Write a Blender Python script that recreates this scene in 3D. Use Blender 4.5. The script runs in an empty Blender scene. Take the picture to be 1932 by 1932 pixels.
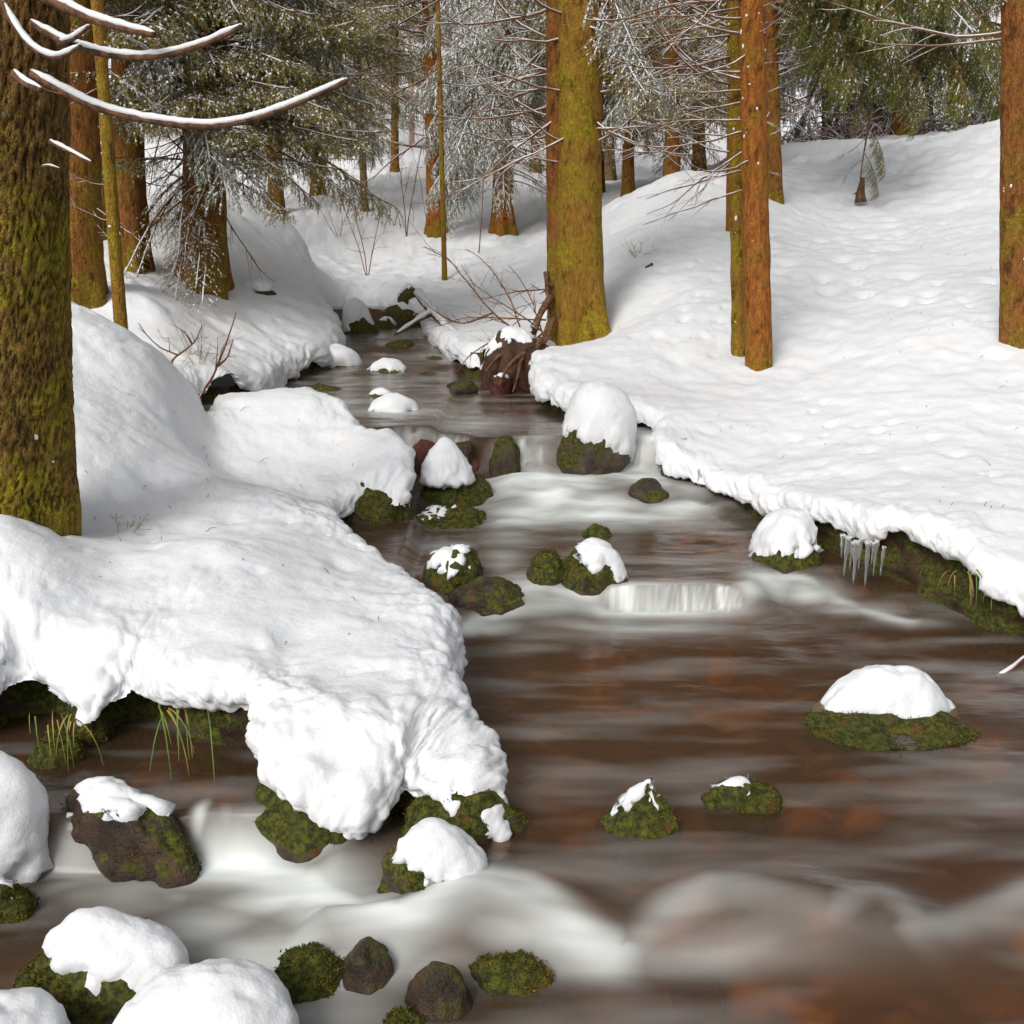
import bpy, math, random
import numpy as np

random.seed(7)
RNG = np.random.default_rng(7)
sc = bpy.context.scene
COL = sc.collection
PI = math.pi

# ------------------------------------------------------------------ camera
CAMH = 1.7
PITCH = math.radians(14)
FOV = math.radians(54)
K = 1932.0
F = K / 2 / math.tan(FOV / 2)
cam = bpy.data.cameras.new('camera')
cam.sensor_width = 36
cam.angle = FOV
cam.clip_start = 0.05
cam.clip_end = 500
camo = bpy.data.objects.new('camera', cam)
COL.objects.link(camo)
camo.location = (0, 0, CAMH)
camo.rotation_euler = (math.pi / 2 - PITCH, 0, 0)
sc.camera = camo

# ------------------------------------------------------------------ sky, sun, exposure
SUN_EL, SUN_AZ = math.radians(40), math.radians(212)   # azimuth from +Y clockwise: behind camera, left
world = bpy.data.worlds.new('World')
sc.world = world
world.use_nodes = True
wn = world.node_tree
for n in list(wn.nodes):
    wn.nodes.remove(n)
sky = wn.nodes.new('ShaderNodeTexSky')
sky.sky_type = 'NISHITA'
sky.sun_disc = False
sky.sun_elevation = SUN_EL
sky.sun_rotation = SUN_AZ
sky.air_density = 1.0
sky.dust_density = 4.0
sky.ozone_density = 1.0
hs = wn.nodes.new('ShaderNodeHueSaturation')
hs.inputs['Saturation'].default_value = 0.22
bg = wn.nodes.new('ShaderNodeBackground')
bg.inputs['Strength'].default_value = 0.12
wo = wn.nodes.new('ShaderNodeOutputWorld')
wn.links.new(sky.outputs[0], hs.inputs['Color'])
wn.links.new(hs.outputs[0], bg.inputs['Color'])
wn.links.new(bg.outputs[0], wo.inputs['Surface'])
sl = bpy.data.lights.new('sun', 'SUN')
sl.energy = 1.5
sl.angle = math.radians(24)
sl.color = (1.0, 0.97, 0.93)
so = bpy.data.objects.new('sun', sl)
COL.objects.link(so)
# light travels away from the sun position
from mathutils import Vector
sd = Vector((math.sin(SUN_AZ) * math.cos(SUN_EL), math.cos(SUN_AZ) * math.cos(SUN_EL), math.sin(SUN_EL)))
so.rotation_euler = sd.to_track_quat('Z', 'Y').to_euler()
so.location = (0, 0, 30)
sc.view_settings.view_transform = 'Standard'
sc.view_settings.look = 'None'
sc.view_settings.exposure = 0.16
sc.view_settings.gamma = 1.0
sc.view_settings.use_curve_mapping = False
try:
    sc.cycles.max_bounces = 8
    sc.cycles.transparent_max_bounces = 12
    sc.cycles.caustics_reflective = False
    sc.cycles.caustics_refractive = False
except Exception:
    pass

# ------------------------------------------------------------------ helpers
def ray(u, v):
    cx = (u - K / 2) / F
    cy = (K / 2 - v) / F
    return cx, math.cos(PITCH) + cy * math.sin(PITCH), -math.sin(PITCH) + cy * math.cos(PITCH)

def P(u, v, D):
    x, y, z = ray(u, v)
    t = D / y
    return np.array((x * t, D, CAMH + z * t))

def W(u, v, z):
    x, y, dz = ray(u, v)
    t = (z - CAMH) / dz
    return np.array((x * t, y * t, z))

_perm = RNG.permutation(256)
_grad = RNG.normal(size=(256, 3))
_grad /= np.linalg.norm(_grad, axis=1)[:, None]

def noise(p, s=1.0, seed=0):
    p = np.asarray(p, float) * s + seed * 17.31
    i = np.floor(p).astype(np.int64)
    f = p - i
    w = f * f * f * (f * (f * 6 - 15) + 10)
    i &= 255
    j = (i + 1) & 255
    out = 0
    for a in (0, 1):
        ia = (i if a == 0 else j)[..., 0]
        wa = w[..., 0] if a else 1 - w[..., 0]
        pa = _perm[ia]
        for b in (0, 1):
            ib = (i if b == 0 else j)[..., 1]
            wb = w[..., 1] if b else 1 - w[..., 1]
            pb = _perm[(pa + ib) & 255]
            for c in (0, 1):
                ic = (i if c == 0 else j)[..., 2]
                wc = w[..., 2] if c else 1 - w[..., 2]
                g = _grad[_perm[(pb + ic) & 255]]
                dot = g[..., 0] * (f[..., 0] - a) + g[..., 1] * (f[..., 1] - b) + g[..., 2] * (f[..., 2] - c)
                out = out + wa * wb * wc * dot
    return out * 1.6

def fbm(p, s=1.0, o=3, seed=0, g=0.5):
    r = 0
    a = 1
    for k in range(o):
        r = r + a * noise(p, s * 2 ** k, seed + k)
        a *= g
    return r

def hash2(ix, iy, k):
    return ((_perm[(_perm[(ix + 37 * k) & 255] + iy + 91 * k) & 255]) + 0.5) / 256.0

def voronoi2(x, y, s, seed=0):
    """F1, F2 and the nearest cell's random number"""
    px, py = x * s, y * s
    ix, iy = np.floor(px).astype(np.int64), np.floor(py).astype(np.int64)
    f1 = np.full(px.shape, 9.0)
    f2 = np.full(px.shape, 9.0)
    cid = np.zeros(px.shape)
    for a in (-1, 0, 1):
        for b in (-1, 0, 1):
            cx, cy = ix + a, iy + b
            qx = cx + hash2(cx, cy, 1 + seed)
            qy = cy + hash2(cx, cy, 2 + seed)
            d = np.hypot(px - qx, py - qy)
            near = d < f1
            f2 = np.where(near, f1, np.minimum(f2, d))
            cid = np.where(near, hash2(cx, cy, 3 + seed), cid)
            f1 = np.where(near, d, f1)
    return f1, f2, cid

def bumps3(p, s, seed=0):
    """rounded clumps: 1 at each cell's middle, 0 at its border"""
    q = p * s
    i = np.floor(q).astype(np.int64)
    f1 = np.full(len(q), 9.0)
    for a in (-1, 0, 1):
        for b in (-1, 0, 1):
            for c in (-1, 0, 1):
                x, y, z = i[:, 0] + a, i[:, 1] + b, i[:, 2] + c
                h = _perm[(_perm[(_perm[(x + seed) & 255] + y) & 255] + z) & 255]
                g = _grad[h] * 0.42 + 0.5
                d = (q[:, 0] - x - g[:, 0]) ** 2 + (q[:, 1] - y - g[:, 1]) ** 2 + (q[:, 2] - z - g[:, 2]) ** 2
                f1 = np.minimum(f1, d)
    return np.clip(1 - f1 * 1.35, 0, 1)

def sstep(a, b, x):
    t = np.clip((x - a) / (b - a), 0, 1)
    return t * t * (3 - 2 * t)

class MB:
    """collects vertices and faces; build() links them as one mesh object"""
    def __init__(self):
        self.V = []; self.n = 0; self.F3 = []; self.F4 = []; self.M3 = []; self.M4 = []
    def add(self, V, faces, mat=0):
        V = np.asarray(V, float).reshape(-1, 3)
        faces = np.asarray(faces, np.int64)
        if len(faces):
            if faces.shape[1] == 3:
                self.F3.append(faces + self.n); self.M3.append(np.full(len(faces), mat))
            else:
                self.F4.append(faces + self.n); self.M4.append(np.full(len(faces), mat))
        self.V.append(V); self.n += len(V)
    def tube(self, path, rad, sides=6, mat=0, cap=True, squash=None):
        path = np.asarray(path, float)
        n = len(path)
        rad = np.broadcast_to(np.asarray(rad, float), (n,))
        t = np.gradient(path, axis=0)
        t /= np.linalg.norm(t, axis=1)[:, None] + 1e-12
        ref = np.array((0, 0, 1.0)) if abs(t[0][2]) < 0.9 else np.array((1.0, 0, 0))
        a = np.cross(t, ref); a /= np.linalg.norm(a, axis=1)[:, None] + 1e-9
        b = np.cross(a, t)
        ang = np.arange(sides) * 2 * math.pi / sides
        ring = a[:, None, :] * np.cos(ang)[None, :, None] + b[:, None, :] * np.sin(ang)[None, :, None] * (squash or 1.0)
        V = path[:, None, :] + ring * rad[:, None, None]
        i = np.arange(n - 1)[:, None] * sides + np.arange(sides)[None, :]
        j = np.arange(n - 1)[:, None] * sides + (np.arange(sides)[None, :] + 1) % sides
        fc = np.stack([i, j, j + sides, i + sides], -1).reshape(-1, 4)
        base = self.n
        self.add(V.reshape(-1, 3), fc, mat)
        if cap and sides >= 3:
            self.V.append(path[[0, -1]]); 
            k = np.arange(sides)
            k2 = (k + 1) % sides
            self.F3.append(np.stack([np.full(sides, self.n), base + k2, base + k], -1)); self.M3.append(np.full(sides, mat))
            off = base + (n - 1) * sides
            self.F3.append(np.stack([np.full(sides, self.n + 1), off + k, off + k2], -1)); self.M3.append(np.full(sides, mat))
            self.n += 2
    def mesh(self, name, mats, smooth=True, base=(0, 0, 0), attrs=None):
        V = np.concatenate(self.V) - np.asarray(base, float)
        F3 = np.concatenate(self.F3) if self.F3 else np.zeros((0, 3), np.int64)
        F4 = np.concatenate(self.F4) if self.F4 else np.zeros((0, 4), np.int64)
        M = np.concatenate([np.concatenate(self.M3) if self.M3 else np.zeros(0), np.concatenate(self.M4) if self.M4 else np.zeros(0)]).astype(np.int32)
        me = bpy.data.meshes.new(name)
        me.vertices.add(len(V)); me.vertices.foreach_set('co', V.astype(np.float32).ravel())
        loops = np.concatenate([F3.ravel(), F4.ravel()]).astype(np.int32)
        tot = np.concatenate([np.full(len(F3), 3), np.full(len(F4), 4)]).astype(np.int32)
        start = np.concatenate([[0], np.cumsum(tot)[:-1]]).astype(np.int32) if len(tot) else np.zeros(0, np.int32)
        me.loops.add(len(loops)); me.loops.foreach_set('vertex_index', loops)
        me.polygons.add(len(tot)); me.polygons.foreach_set('loop_start', start)
        try:
            me.polygons.foreach_set('loop_total', tot)
        except Exception:
            pass
        me.polygons.foreach_set('material_index', M)
        me.polygons.foreach_set('use_smooth', np.full(len(tot), smooth))
        for m in mats:
            me.materials.append(m)
        if attrs:
            for k, a in attrs.items():
                at = me.attributes.new(k, 'FLOAT', 'POINT')
                at.data.foreach_set('value', np.asarray(a, np.float32))
        me.update(calc_edges=True)
        return me

BASE = {}
def link(name, me, parent=None, kind=None):
    o = bpy.data.objects.new(name, me)
    COL.objects.link(o)
    if parent is not None:
        o.parent = parent
        BASE[o.name] = BASE[parent.name]
    if kind:
        o['kind'] = kind
    return o
def thing(name, label, cat, base, group=None):
    o = bpy.data.objects.new(name, None)
    o.empty_display_size = 0.1
    COL.objects.link(o)
    o.location = [float(c) for c in base]
    o['label'] = label; o['category'] = cat
    if group:
        o['group'] = group
    BASE[o.name] = np.asarray(base, float)
    return o
def part(name, mb, mats, parent, kind=None, smooth=True, attrs=None):
    return link(name, mb.mesh(name, mats, smooth, BASE[parent.name], attrs), parent, kind)

# ------------------------------------------------------------------ materials
class NT:
    def __init__(self, name):
        self.m = bpy.data.materials.new(name); self.m.use_nodes = True
        self.t = self.m.node_tree
        self.b = self.t.nodes['Principled BSDF']
        self.out = self.t.nodes['Material Output']
        self._co = None
    def n(self, t, **kw):
        x = self.t.nodes.new(t)
        for k, v in kw.items():
            setattr(x, k, v)
        return x
    def l(self, a, b):
        self.t.links.new(a, b)
    def co(self, which='Object'):
        if self._co is None:
            self._co = self.n('ShaderNodeTexCoord')
        return self._co.outputs[which]
    def map(self, scale, which='Object'):
        mp = self.n('ShaderNodeMapping'); mp.inputs['Scale'].default_value = scale
        self.l(self.co(which), mp.inputs['Vector'])
        return mp.outputs[0]
    def noise(self, s, det=3, rough=0.55, vec=None):
        x = self.n('ShaderNodeTexNoise')
        x.inputs['Scale'].default_value = s; x.inputs['Detail'].default_value = det; x.inputs['Roughness'].default_value = rough
        self.l(vec if vec is not None else self.co(), x.inputs['Vector'])
        return x.outputs['Fac']
    def vor(self, s, vec=None, feature='F1'):
        x = self.n('ShaderNodeTexVoronoi', feature=feature)
        x.inputs['Scale'].default_value = s
        self.l(vec if vec is not None else self.co(), x.inputs['Vector'])
        return x.outputs['Distance']
    def ramp(self, fac, stops):
        r = self.n('ShaderNodeValToRGB')
        el = r.color_ramp.elements
        while len(el) < len(stops):
            el.new(0.5)
        for e, (p, c) in zip(el, stops):
            e.position = p; e.color = (*c, 1) if len(c) == 3 else c
        self.l(fac, r.inputs[0])
        return r.outputs[0]
    def rng(self, v, a, b, c=0.0, d=1.0):
        x = self.n('ShaderNodeMapRange'); x.interpolation_type = 'SMOOTHSTEP'
        for k, q in zip(('From Min', 'From Max', 'To Min', 'To Max'), (a, b, c, d)):
            x.inputs[k].default_value = q
        self.l(v, x.inputs['Value'])
        return x.outputs[0]
    def math(self, op, a, b=None):
        x = self.n('ShaderNodeMath', operation=op)
        for k, q in enumerate((a, b)):
            if q is None: continue
            if isinstance(q, (int, float)): x.inputs[k].default_value = q
            else: self.l(q, x.inputs[k])
        return x.outputs[0]
    def mix(self, fac, a, b, bt='MIX'):
        x = self.n('ShaderNodeMix', data_type='RGBA', blend_type=bt)
        if isinstance(fac, (int, float)): x.inputs[0].default_value = fac
        else: self.l(fac, x.inputs[0])
        for k, q in ((6, a), (7, b)):
            if isinstance(q, tuple): x.inputs[k].default_value = (*q, 1)
            else: self.l(q, x.inputs[k])
        return x.outputs[2]
    def bump(self, h, strength=0.5, dist=0.02, prev=None):
        x = self.n('ShaderNodeBump'); x.inputs['Strength'].default_value = strength; x.inputs['Distance'].default_value = dist
        self.l(h, x.inputs['Height'])
        if prev is not None: self.l(prev, x.inputs['Normal'])
        return x.outputs[0]
    def attr(self, name):
        x = self.n('ShaderNodeAttribute'); x.attribute_name = name
        return x.outputs['Fac']
    def fin(self, col=None, rough=0.8, spec=0.3, normal=None):
        if col is not None:
            if isinstance(col, tuple): self.b.inputs['Base Color'].default_value = (*col, 1)
            else: self.l(col, self.b.inputs['Base Color'])
        if isinstance(rough, (int, float)): self.b.inputs['Roughness'].default_value = rough
        else: self.l(rough, self.b.inputs['Roughness'])
        self.b.inputs['Specular IOR Level'].default_value = spec
        if normal is not None: self.l(normal, self.b.inputs['Normal'])
        return self.m

def mat_snow():
    t = NT('snow')
    n1 = t.bump(t.noise(18, 4, 0.6), 0.25, 0.03)
    n2 = t.bump(t.noise(170, 3, 0.7), 0.22, 0.005, n1)
    c = t.mix(t.rng(t.noise(2.2, 4), 0.35, 0.7), (0.74, 0.76, 0.78), (0.79, 0.79, 0.79))
    t.b.inputs['Subsurface Weight'].default_value = 0.0
    return t.fin(c, 0.65, 0.25, n2)

def mat_bark(name, c0, c1, moss, hi, mossz, vs=22.0, crack=False):
    t = NT(name)
    v = t.map((1, 1, 0.3))
    big = t.noise(2.3, 4)
    fine = t.noise(vs, 5, 0.65, v)
    c = t.mix(t.rng(fine, 0.3, 0.7), c0, c1)
    sep = t.n('ShaderNodeSeparateXYZ'); t.l(t.co(), sep.inputs[0])
    z = t.rng(sep.outputs[2], mossz, 0.0)
    f = t.math('ADD', t.math('MULTIPLY', z, 0.42), t.rng(big, 0.35, 0.75))
    f = t.math('MULTIPLY', t.rng(f, 0.35, 1.1), t.rng(t.noise(14, 4, 0.7), 0.25, 0.6))
    mc = t.mix(t.rng(t.noise(30, 3), 0.35, 0.7), moss, hi)
    c = t.mix(f, c, mc)
    blot = t.rng(t.noise(9, 5, 0.7, t.map((1, 1, 0.6))), 0.54, 0.66)
    c = t.mix(t.math('MULTIPLY', blot, 0.75), c, tuple(0.35 * q for q in c0))
    lich = t.rng(t.noise(21, 3, 0.6), 0.66, 0.72)
    c = t.mix(t.math('MULTIPLY', lich, 0.6), c, (0.22, 0.24, 0.13))
    wv = t.n('ShaderNodeVectorMath', operation='ADD'); wn_ = t.n('ShaderNodeTexNoise'); wn_.inputs['Scale'].default_value = 11; t.l(t.co(), wn_.inputs['Vector'])
    sc_ = t.n('ShaderNodeVectorMath', operation='SCALE'); sc_.inputs['Scale'].default_value = 0.08; t.l(wn_.outputs['Color'], sc_.inputs[0])
    t.l(t.map((1, 1, 0.42)), wv.inputs[0]); t.l(sc_.outputs[0], wv.inputs[1])
    flake = t.rng(t.vor(vs * 1.3, wv.outputs[0], 'DISTANCE_TO_EDGE'), 0.0, 0.22)
    c = t.mix(t.math('MULTIPLY', t.math('SUBTRACT', 1.0, flake), 0.10), c, tuple(0.4 * q for q in c0))
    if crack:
        c = t.mix(t.math('MULTIPLY', t.math('SUBTRACT', 1.0, t.attr('crack')), t.rng(t.noise(7, 3), 0.3, 0.6, 0.25, 0.9)), c, tuple(0.4 * q for q in c0))  # darker fissure bark, also painting the groove shade that soft light leaves out
    b = t.bump(fine, 0.9, 0.02)
    b = t.bump(flake, 0.6, 0.012, b)
    return t.fin(c, 0.9, 0.15, b)

def mat_rock(name, wet=0.5, moss=0.5, base=((0.035, 0.025, 0.018), (0.13, 0.09, 0.06)), green=((0.02, 0.028, 0.005), (0.115, 0.115, 0.014))):
    t = NT(name)
    c = t.mix(t.rng(t.noise(9, 5, 0.65), 0.3, 0.7), base[0], base[1])
    geo = t.n('ShaderNodeNewGeometry'); sep = t.n('ShaderNodeSeparateXYZ'); t.l(geo.outputs['Normal'], sep.inputs[0])
    up = t.rng(sep.outputs[2], -0.6, 0.7)
    f = t.math('ADD', t.math('MULTIPLY', up, 0.5), t.noise(5.5, 4, 0.6))
    f = t.rng(f, 1.05 - moss * 0.75, 1.25 - moss * 0.75)
    gcol = t.mix(t.rng(t.noise(45, 4, 0.7), 0.35, 0.68), green[0], green[1])
    gcol = t.mix(t.rng(t.noise(16, 3), 0.58, 0.72), gcol, (0.13, 0.06, 0.015))
    c = t.mix(f, c, gcol)
    b = t.bump(t.noise(30, 5, 0.7), 0.7, 0.02)
    b = t.bump(t.noise(130, 3, 0.7), 0.8, 0.01, b)
    r = t.rng(f, 0, 1, 0.75 - 0.5 * wet, 0.95)
    return t.fin(c, r, 0.35, b)

SNOW = mat_snow()
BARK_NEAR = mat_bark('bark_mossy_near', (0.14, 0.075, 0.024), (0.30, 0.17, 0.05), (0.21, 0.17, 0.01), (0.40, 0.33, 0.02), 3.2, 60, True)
BARK = mat_bark('bark_brown', (0.13, 0.045, 0.012), (0.30, 0.125, 0.032), (0.15, 0.11, 0.008), (0.28, 0.21, 0.02), 2.6, 34)
BARK_ORANGE = mat_bark('bark_orange', (0.19, 0.06, 0.012), (0.40, 0.15, 0.03), (0.16, 0.115, 0.01), (0.28, 0.19, 0.02), 1.0, 34)
BARK_GREEN = mat_bark('bark_green', (0.17, 0.085, 0.015), (0.33, 0.17, 0.03), (0.19, 0.15, 0.008), (0.36, 0.28, 0.02), 5.0, 34)
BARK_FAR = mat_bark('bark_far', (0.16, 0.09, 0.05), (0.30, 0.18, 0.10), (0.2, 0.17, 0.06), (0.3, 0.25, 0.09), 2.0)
ROCK_MOSS = mat_rock('rock_mossy', 0.75, 0.62)
ROCK_HALF = mat_rock('rock_half_mossy', 0.7, 0.5)
ROCK_WET = mat_rock('rock_wet', 1.2, 0.22, ((0.02, 0.013, 0.009), (0.085, 0.05, 0.03)))
ROCK_RED = mat_rock('rock_red', 1.0, 0.1, ((0.05, 0.012, 0.008), (0.15, 0.04, 0.02)))
BANK = mat_rock('bank_soil_moss', 0.4, 0.62, ((0.02, 0.012, 0.007), (0.09, 0.05, 0.025)))

def mat_plain(name, a, b, s=20, rough=0.85, spec=0.2, bump=0.3):
    t = NT(name)
    nz = t.noise(s, 4, 0.6)
    return t.fin(t.mix(t.rng(nz, 0.3, 0.7), a, b), rough, spec, t.bump(nz, bump, 0.01) if bump else None)
TWIG = mat_plain('twig_wood', (0.11, 0.05, 0.022), (0.24, 0.12, 0.055), 25)
TWIG_RED = mat_plain('twig_reddish', (0.13, 0.045, 0.03), (0.26, 0.11, 0.07), 25)
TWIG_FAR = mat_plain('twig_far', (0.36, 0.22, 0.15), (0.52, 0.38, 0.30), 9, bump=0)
DEADWOOD = mat_plain('dead_wood', (0.05, 0.03, 0.02), (0.2, 0.1, 0.05), 30)
NEEDLE = mat_plain('needle_green', (0.09, 0.12, 0.015), (0.25, 0.25, 0.04), 3.0, 0.75, 0.25, 0)
NEEDLE_OLIVE = mat_plain('needle_olive', (0.17, 0.16, 0.02), (0.40, 0.36, 0.07), 3.0, 0.75, 0.25, 0)
NEEDLE_GREY = mat_plain('needle_frosted', (0.18, 0.20, 0.09), (0.44, 0.47, 0.34), 4.0, 0.8, 0.2, 0)
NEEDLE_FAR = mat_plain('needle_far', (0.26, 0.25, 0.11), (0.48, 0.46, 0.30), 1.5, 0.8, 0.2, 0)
MOSS = mat_plain('moss_tuft', (0.022, 0.03, 0.005), (0.115, 0.115, 0.013), 9, 0.95, 0.1, 0)
MOSS_RUST = mat_plain('moss_rust', (0.12, 0.06, 0.01), (0.3, 0.14, 0.03), 9, 0.95, 0.1, 0)
GRASS = mat_plain('grass_blade', (0.12, 0.13, 0.02), (0.34, 0.26, 0.06), 12, 0.6, 0.3, 0)
GRASS_GREEN = mat_plain('grass_green', (0.05, 0.13, 0.02), (0.12, 0.22, 0.04), 12, 0.6, 0.3, 0)

def mat_ice():
    t = NT('ice')
    t.b.inputs['Transmission Weight'].default_value = 0.85
    t.b.inputs['IOR'].default_value = 1.31
    return t.fin((0.93, 0.96, 0.97), 0.08, 0.5, t.bump(t.noise(60, 2), 0.4, 0.01))
ICE = mat_ice()

# ------------------------------------------------------------------ the lie of the land
# points on the snow: picture place and how far away
GP = [(-250, 1000, 4.0), (-250, 1200, 3.5), (-600, 900, 4.5), (-600, 600, 7), (0, 968, 4.05), (130, 1025, 4.1), (200, 1055, 4.05), (240, 1000, 4.55), (330, 1010, 4.5), (140, 985, 4.6), (420, 1030, 4.15), (420, 905, 5.2),
      (250, 830, 5.4), (160, 700, 6.0), (130, 575, 6.9), (200, 625, 6.6), (260, 660, 6.6), (320, 735, 6.4), (350, 800, 6.4), (160, 800, 5.3), (300, 900, 5.2), (500, 985, 4.7), (600, 1070, 4.25),
      (300, 1150, 3.7), (600, 1200, 3.5), (0, 1130, 3.6), (0, 1215, 3.35), (300, 1250, 3.27), (650, 1340, 3.0), (690, 1450, 2.75), (850, 1390, 2.92), (930, 1500, 2.68), (780, 1130, 3.95), (840, 1190, 3.75),
      (530, 736, 7.25), (420, 775, 7.0), (500, 835, 6.6), (430, 850, 6.45), (655, 782, 7.0), (690, 832, 6.35), (620, 885, 6.3), (700, 880, 6.1), (460, 890, 6.15), (545, 935, 5.75), (590, 900, 6.1), (590, 780, 7.0), (380, 850, 6.4),
      (450, 620, 8.6), (600, 620, 10.5), (420, 690, 8.2), (560, 655, 10), (650, 600, 13), (500, 500, 12.5), (440, 470, 12.5), (280, 565, 9.5), (150, 560, 9.8), (350, 565, 10.5), (560, 460, 15), (600, 535, 15.5),
      (-100, 540, 10), (-400, 500, 12),
      (680, 505, 18.5), (760, 520, 17.5), (560, 400, 22), (700, 420, 21), (830, 435, 20), (950, 435, 20), (1000, 480, 16.5), (900, 500, 17), (850, 560, 15), (930, 600, 13), (700, 330, 30), (900, 330, 28), (1180, 350, 24),
      (1200, 400, 14.5), (1280, 322, 15.5), (1340, 330, 16), (1160, 470, 13), (1150, 560, 11.5), (1010, 650, 10.6), (1090, 665, 10.5), (1150, 640, 10), (1250, 600, 10),
      (1250, 720, 8.6), (1430, 705, 8.8), (1560, 690, 8.6), (1700, 640, 8.6), (1900, 670, 8.0), (1900, 560, 9.5), (1560, 560, 10.5), (1560, 420, 14.5), (1800, 440, 12.5), (1900, 380, 14), (1480, 300, 19),
      (1500, 266, 21), (1600, 262, 20.5), (1750, 250, 20), (1900, 222, 19), (2300, 180, 18), (1650, 380, 15.5), (2300, 600, 8.5), (2300, 850, 6.5),
      (1300, 820, 7.0), (1400, 880, 6.5), (1500, 925, 5.95), (1600, 945, 5.35), (1750, 962, 5.0), (1900, 985, 4.85), (1600, 850, 6.5), (1800, 850, 6.2), (1900, 900, 5.6), (1750, 760, 7.2), (1500, 780, 7.6)]
G = [P(*g) for g in GP]
for x, y, z in [(-12, 24, 3.6), (-12, 14, 2.6), (12, 27, 4.3), (6, 27, 3.9), (2, 32, 4.6), (20, 30, 6), (14, 14, 4.3), (10, 8, 2.4), (7, 5, 1.1), (-6, 4, 1.2), (-9, 7, 1.8), (-6, 2.5, .8),
                (-25, 40, 7), (-8, 40, 6.6), (0, 40, 6.4), (10, 40, 6.8), (28, 40, 9), (-40, 60, 15), (-10, 60, 14), (12, 60, 14.5), (45, 60, 17), (-60, 95, 33), (0, 95, 33), (60, 95, 34)]:
    G.append(np.array((x, y, z)))

# rim of the snow along the water: picture place and height of the rim's nose
RIM_L = [(-900, 1320, .25), (-400, 1325, .25), (-60, 1320, .25), (20, 1268, .28), (70, 1265, .28), (90, 1318, .25), (155, 1350, .22), (218, 1315, .25), (245, 1275, .28), (300, 1290, .28), (330, 1320, .26), (410, 1330, .26), (470, 1350, .24),
         (492, 1440, .19), (545, 1505, .15), (640, 1540, .13), (720, 1510, .13), (762, 1465, .15), (830, 1500, .12), (930, 1535, .10), (978, 1525, .10), (970, 1500, .10), (915, 1400, .13), (860, 1310, .15), (868, 1250, .15),
         (850, 1180, .17), (780, 1115, .20), (700, 1060, .24), (625, 990, .28), (640, 955, .32), (700, 930, .35), (765, 935, .35), (788, 905, .39), (775, 860, .46), (735, 832, .50), (700, 815, .55), (660, 790, .58), (600, 772, .60), (520, 768, .60), (440, 768, .60), (398, 775, .60), (392, 800, .57), (372, 805, .55), (350, 768, .60), (380, 740, .62), (440, 735, .62), (520, 720, .62), (560, 695, .66),
         (620, 665, .76), (650, 648, .80), (640, 622, .90), (612, 595, .98), (605, 578, 1.05), (690, 566, 1.12)]
RIM_R = [(780, 590, 1.0), (805, 625, 0.88), (830, 650, .78), (868, 668, .76), (910, 668, .79), (965, 655, .84), (1005, 668, .80), (1000, 712, .69), (1018, 742, .61), (1075, 765, .58), (1150, 775, .58), (1215, 790, .56), (1235, 800, .53), (1222, 840, .44),
         (1240, 870, .38), (1330, 893, .35), (1436, 935, .32), (1480, 965, .30), (1524, 955, .36), (1640, 975, .41), (1740, 992, .42), (1805, 1020, .39), (1850, 1080, .29), (1890, 1115, .23), (1960, 1150, .18), (2200, 1240, .2), (2800, 1400, .2)]

def smooth_line(pts, step):
    pts = np.array(pts)
    out = []
    n = len(pts)
    for i in range(n - 1):
        p0, p1, p2, p3 = pts[max(i - 1, 0)], pts[i], pts[i + 1], pts[min(i + 2, n - 1)]
        m = max(2, int(np.linalg.norm((p2 - p1)[:2]) / step))
        t = (np.arange(m) / m)[:, None]
        out.append(0.5 * ((2 * p1) + (p2 - p0) * t + (2 * p0 - 5 * p1 + 4 * p2 - p3) * t * t + (3 * p1 - p0 - 3 * p2 + p3) * t ** 3))
    out.append(pts[-1:])
    return np.concatenate(out)
rim_l = [W(*r) for r in RIM_L]
rim_r = [W(*r) for r in RIM_R]
EDGE = smooth_line(rim_l + rim_r, 0.10)              # left rim up to the head of the stream, then down the right rim
POLY = np.concatenate([EDGE[:, :2], [[9, 1.0], [9, -3], [-9, -3], [-9, EDGE[0, 1]]]])

def poly_inside(x, y):
    inside = np.zeros(x.shape, bool)
    n = len(POLY)
    for i in range(n):
        x1, y1 = POLY[i]; x2, y2 = POLY[(i + 1) % n]
        if y1 == y2: continue
        c = ((y1 > y) != (y2 > y))
        inside ^= c & (x < (x2 - x1) * (y - y1) / (y2 - y1) + x1)
    return inside

def edge_dist(x, y):
    """distance to the stream's edge (positive on land) and the direction away from it"""
    best = np.full(x.shape, 1e9); gx = np.zeros(x.shape); gy = np.zeros(x.shape)
    for i in range(len(EDGE) - 1):
        a = EDGE[i, :2]; b = EDGE[i + 1, :2]; e = b - a; L2 = e @ e + 1e-12
        t = np.clip(((x - a[0]) * e[0] + (y - a[1]) * e[1]) / L2, 0, 1)
        dx = x - (a[0] + t * e[0]); dy = y - (a[1] + t * e[1])
        d = dx * dx + dy * dy
        m = d < best
        best[m] = d[m]; gx[m] = dx[m]; gy[m] = dy[m]
    d = np.sqrt(best)
    ins = poly_inside(x, y)
    s = np.where(ins, -1.0, 1.0)
    gx = gx / (d + 1e-9) * s; gy = gy / (d + 1e-9) * s
    return d * s, gx, gy

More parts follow.
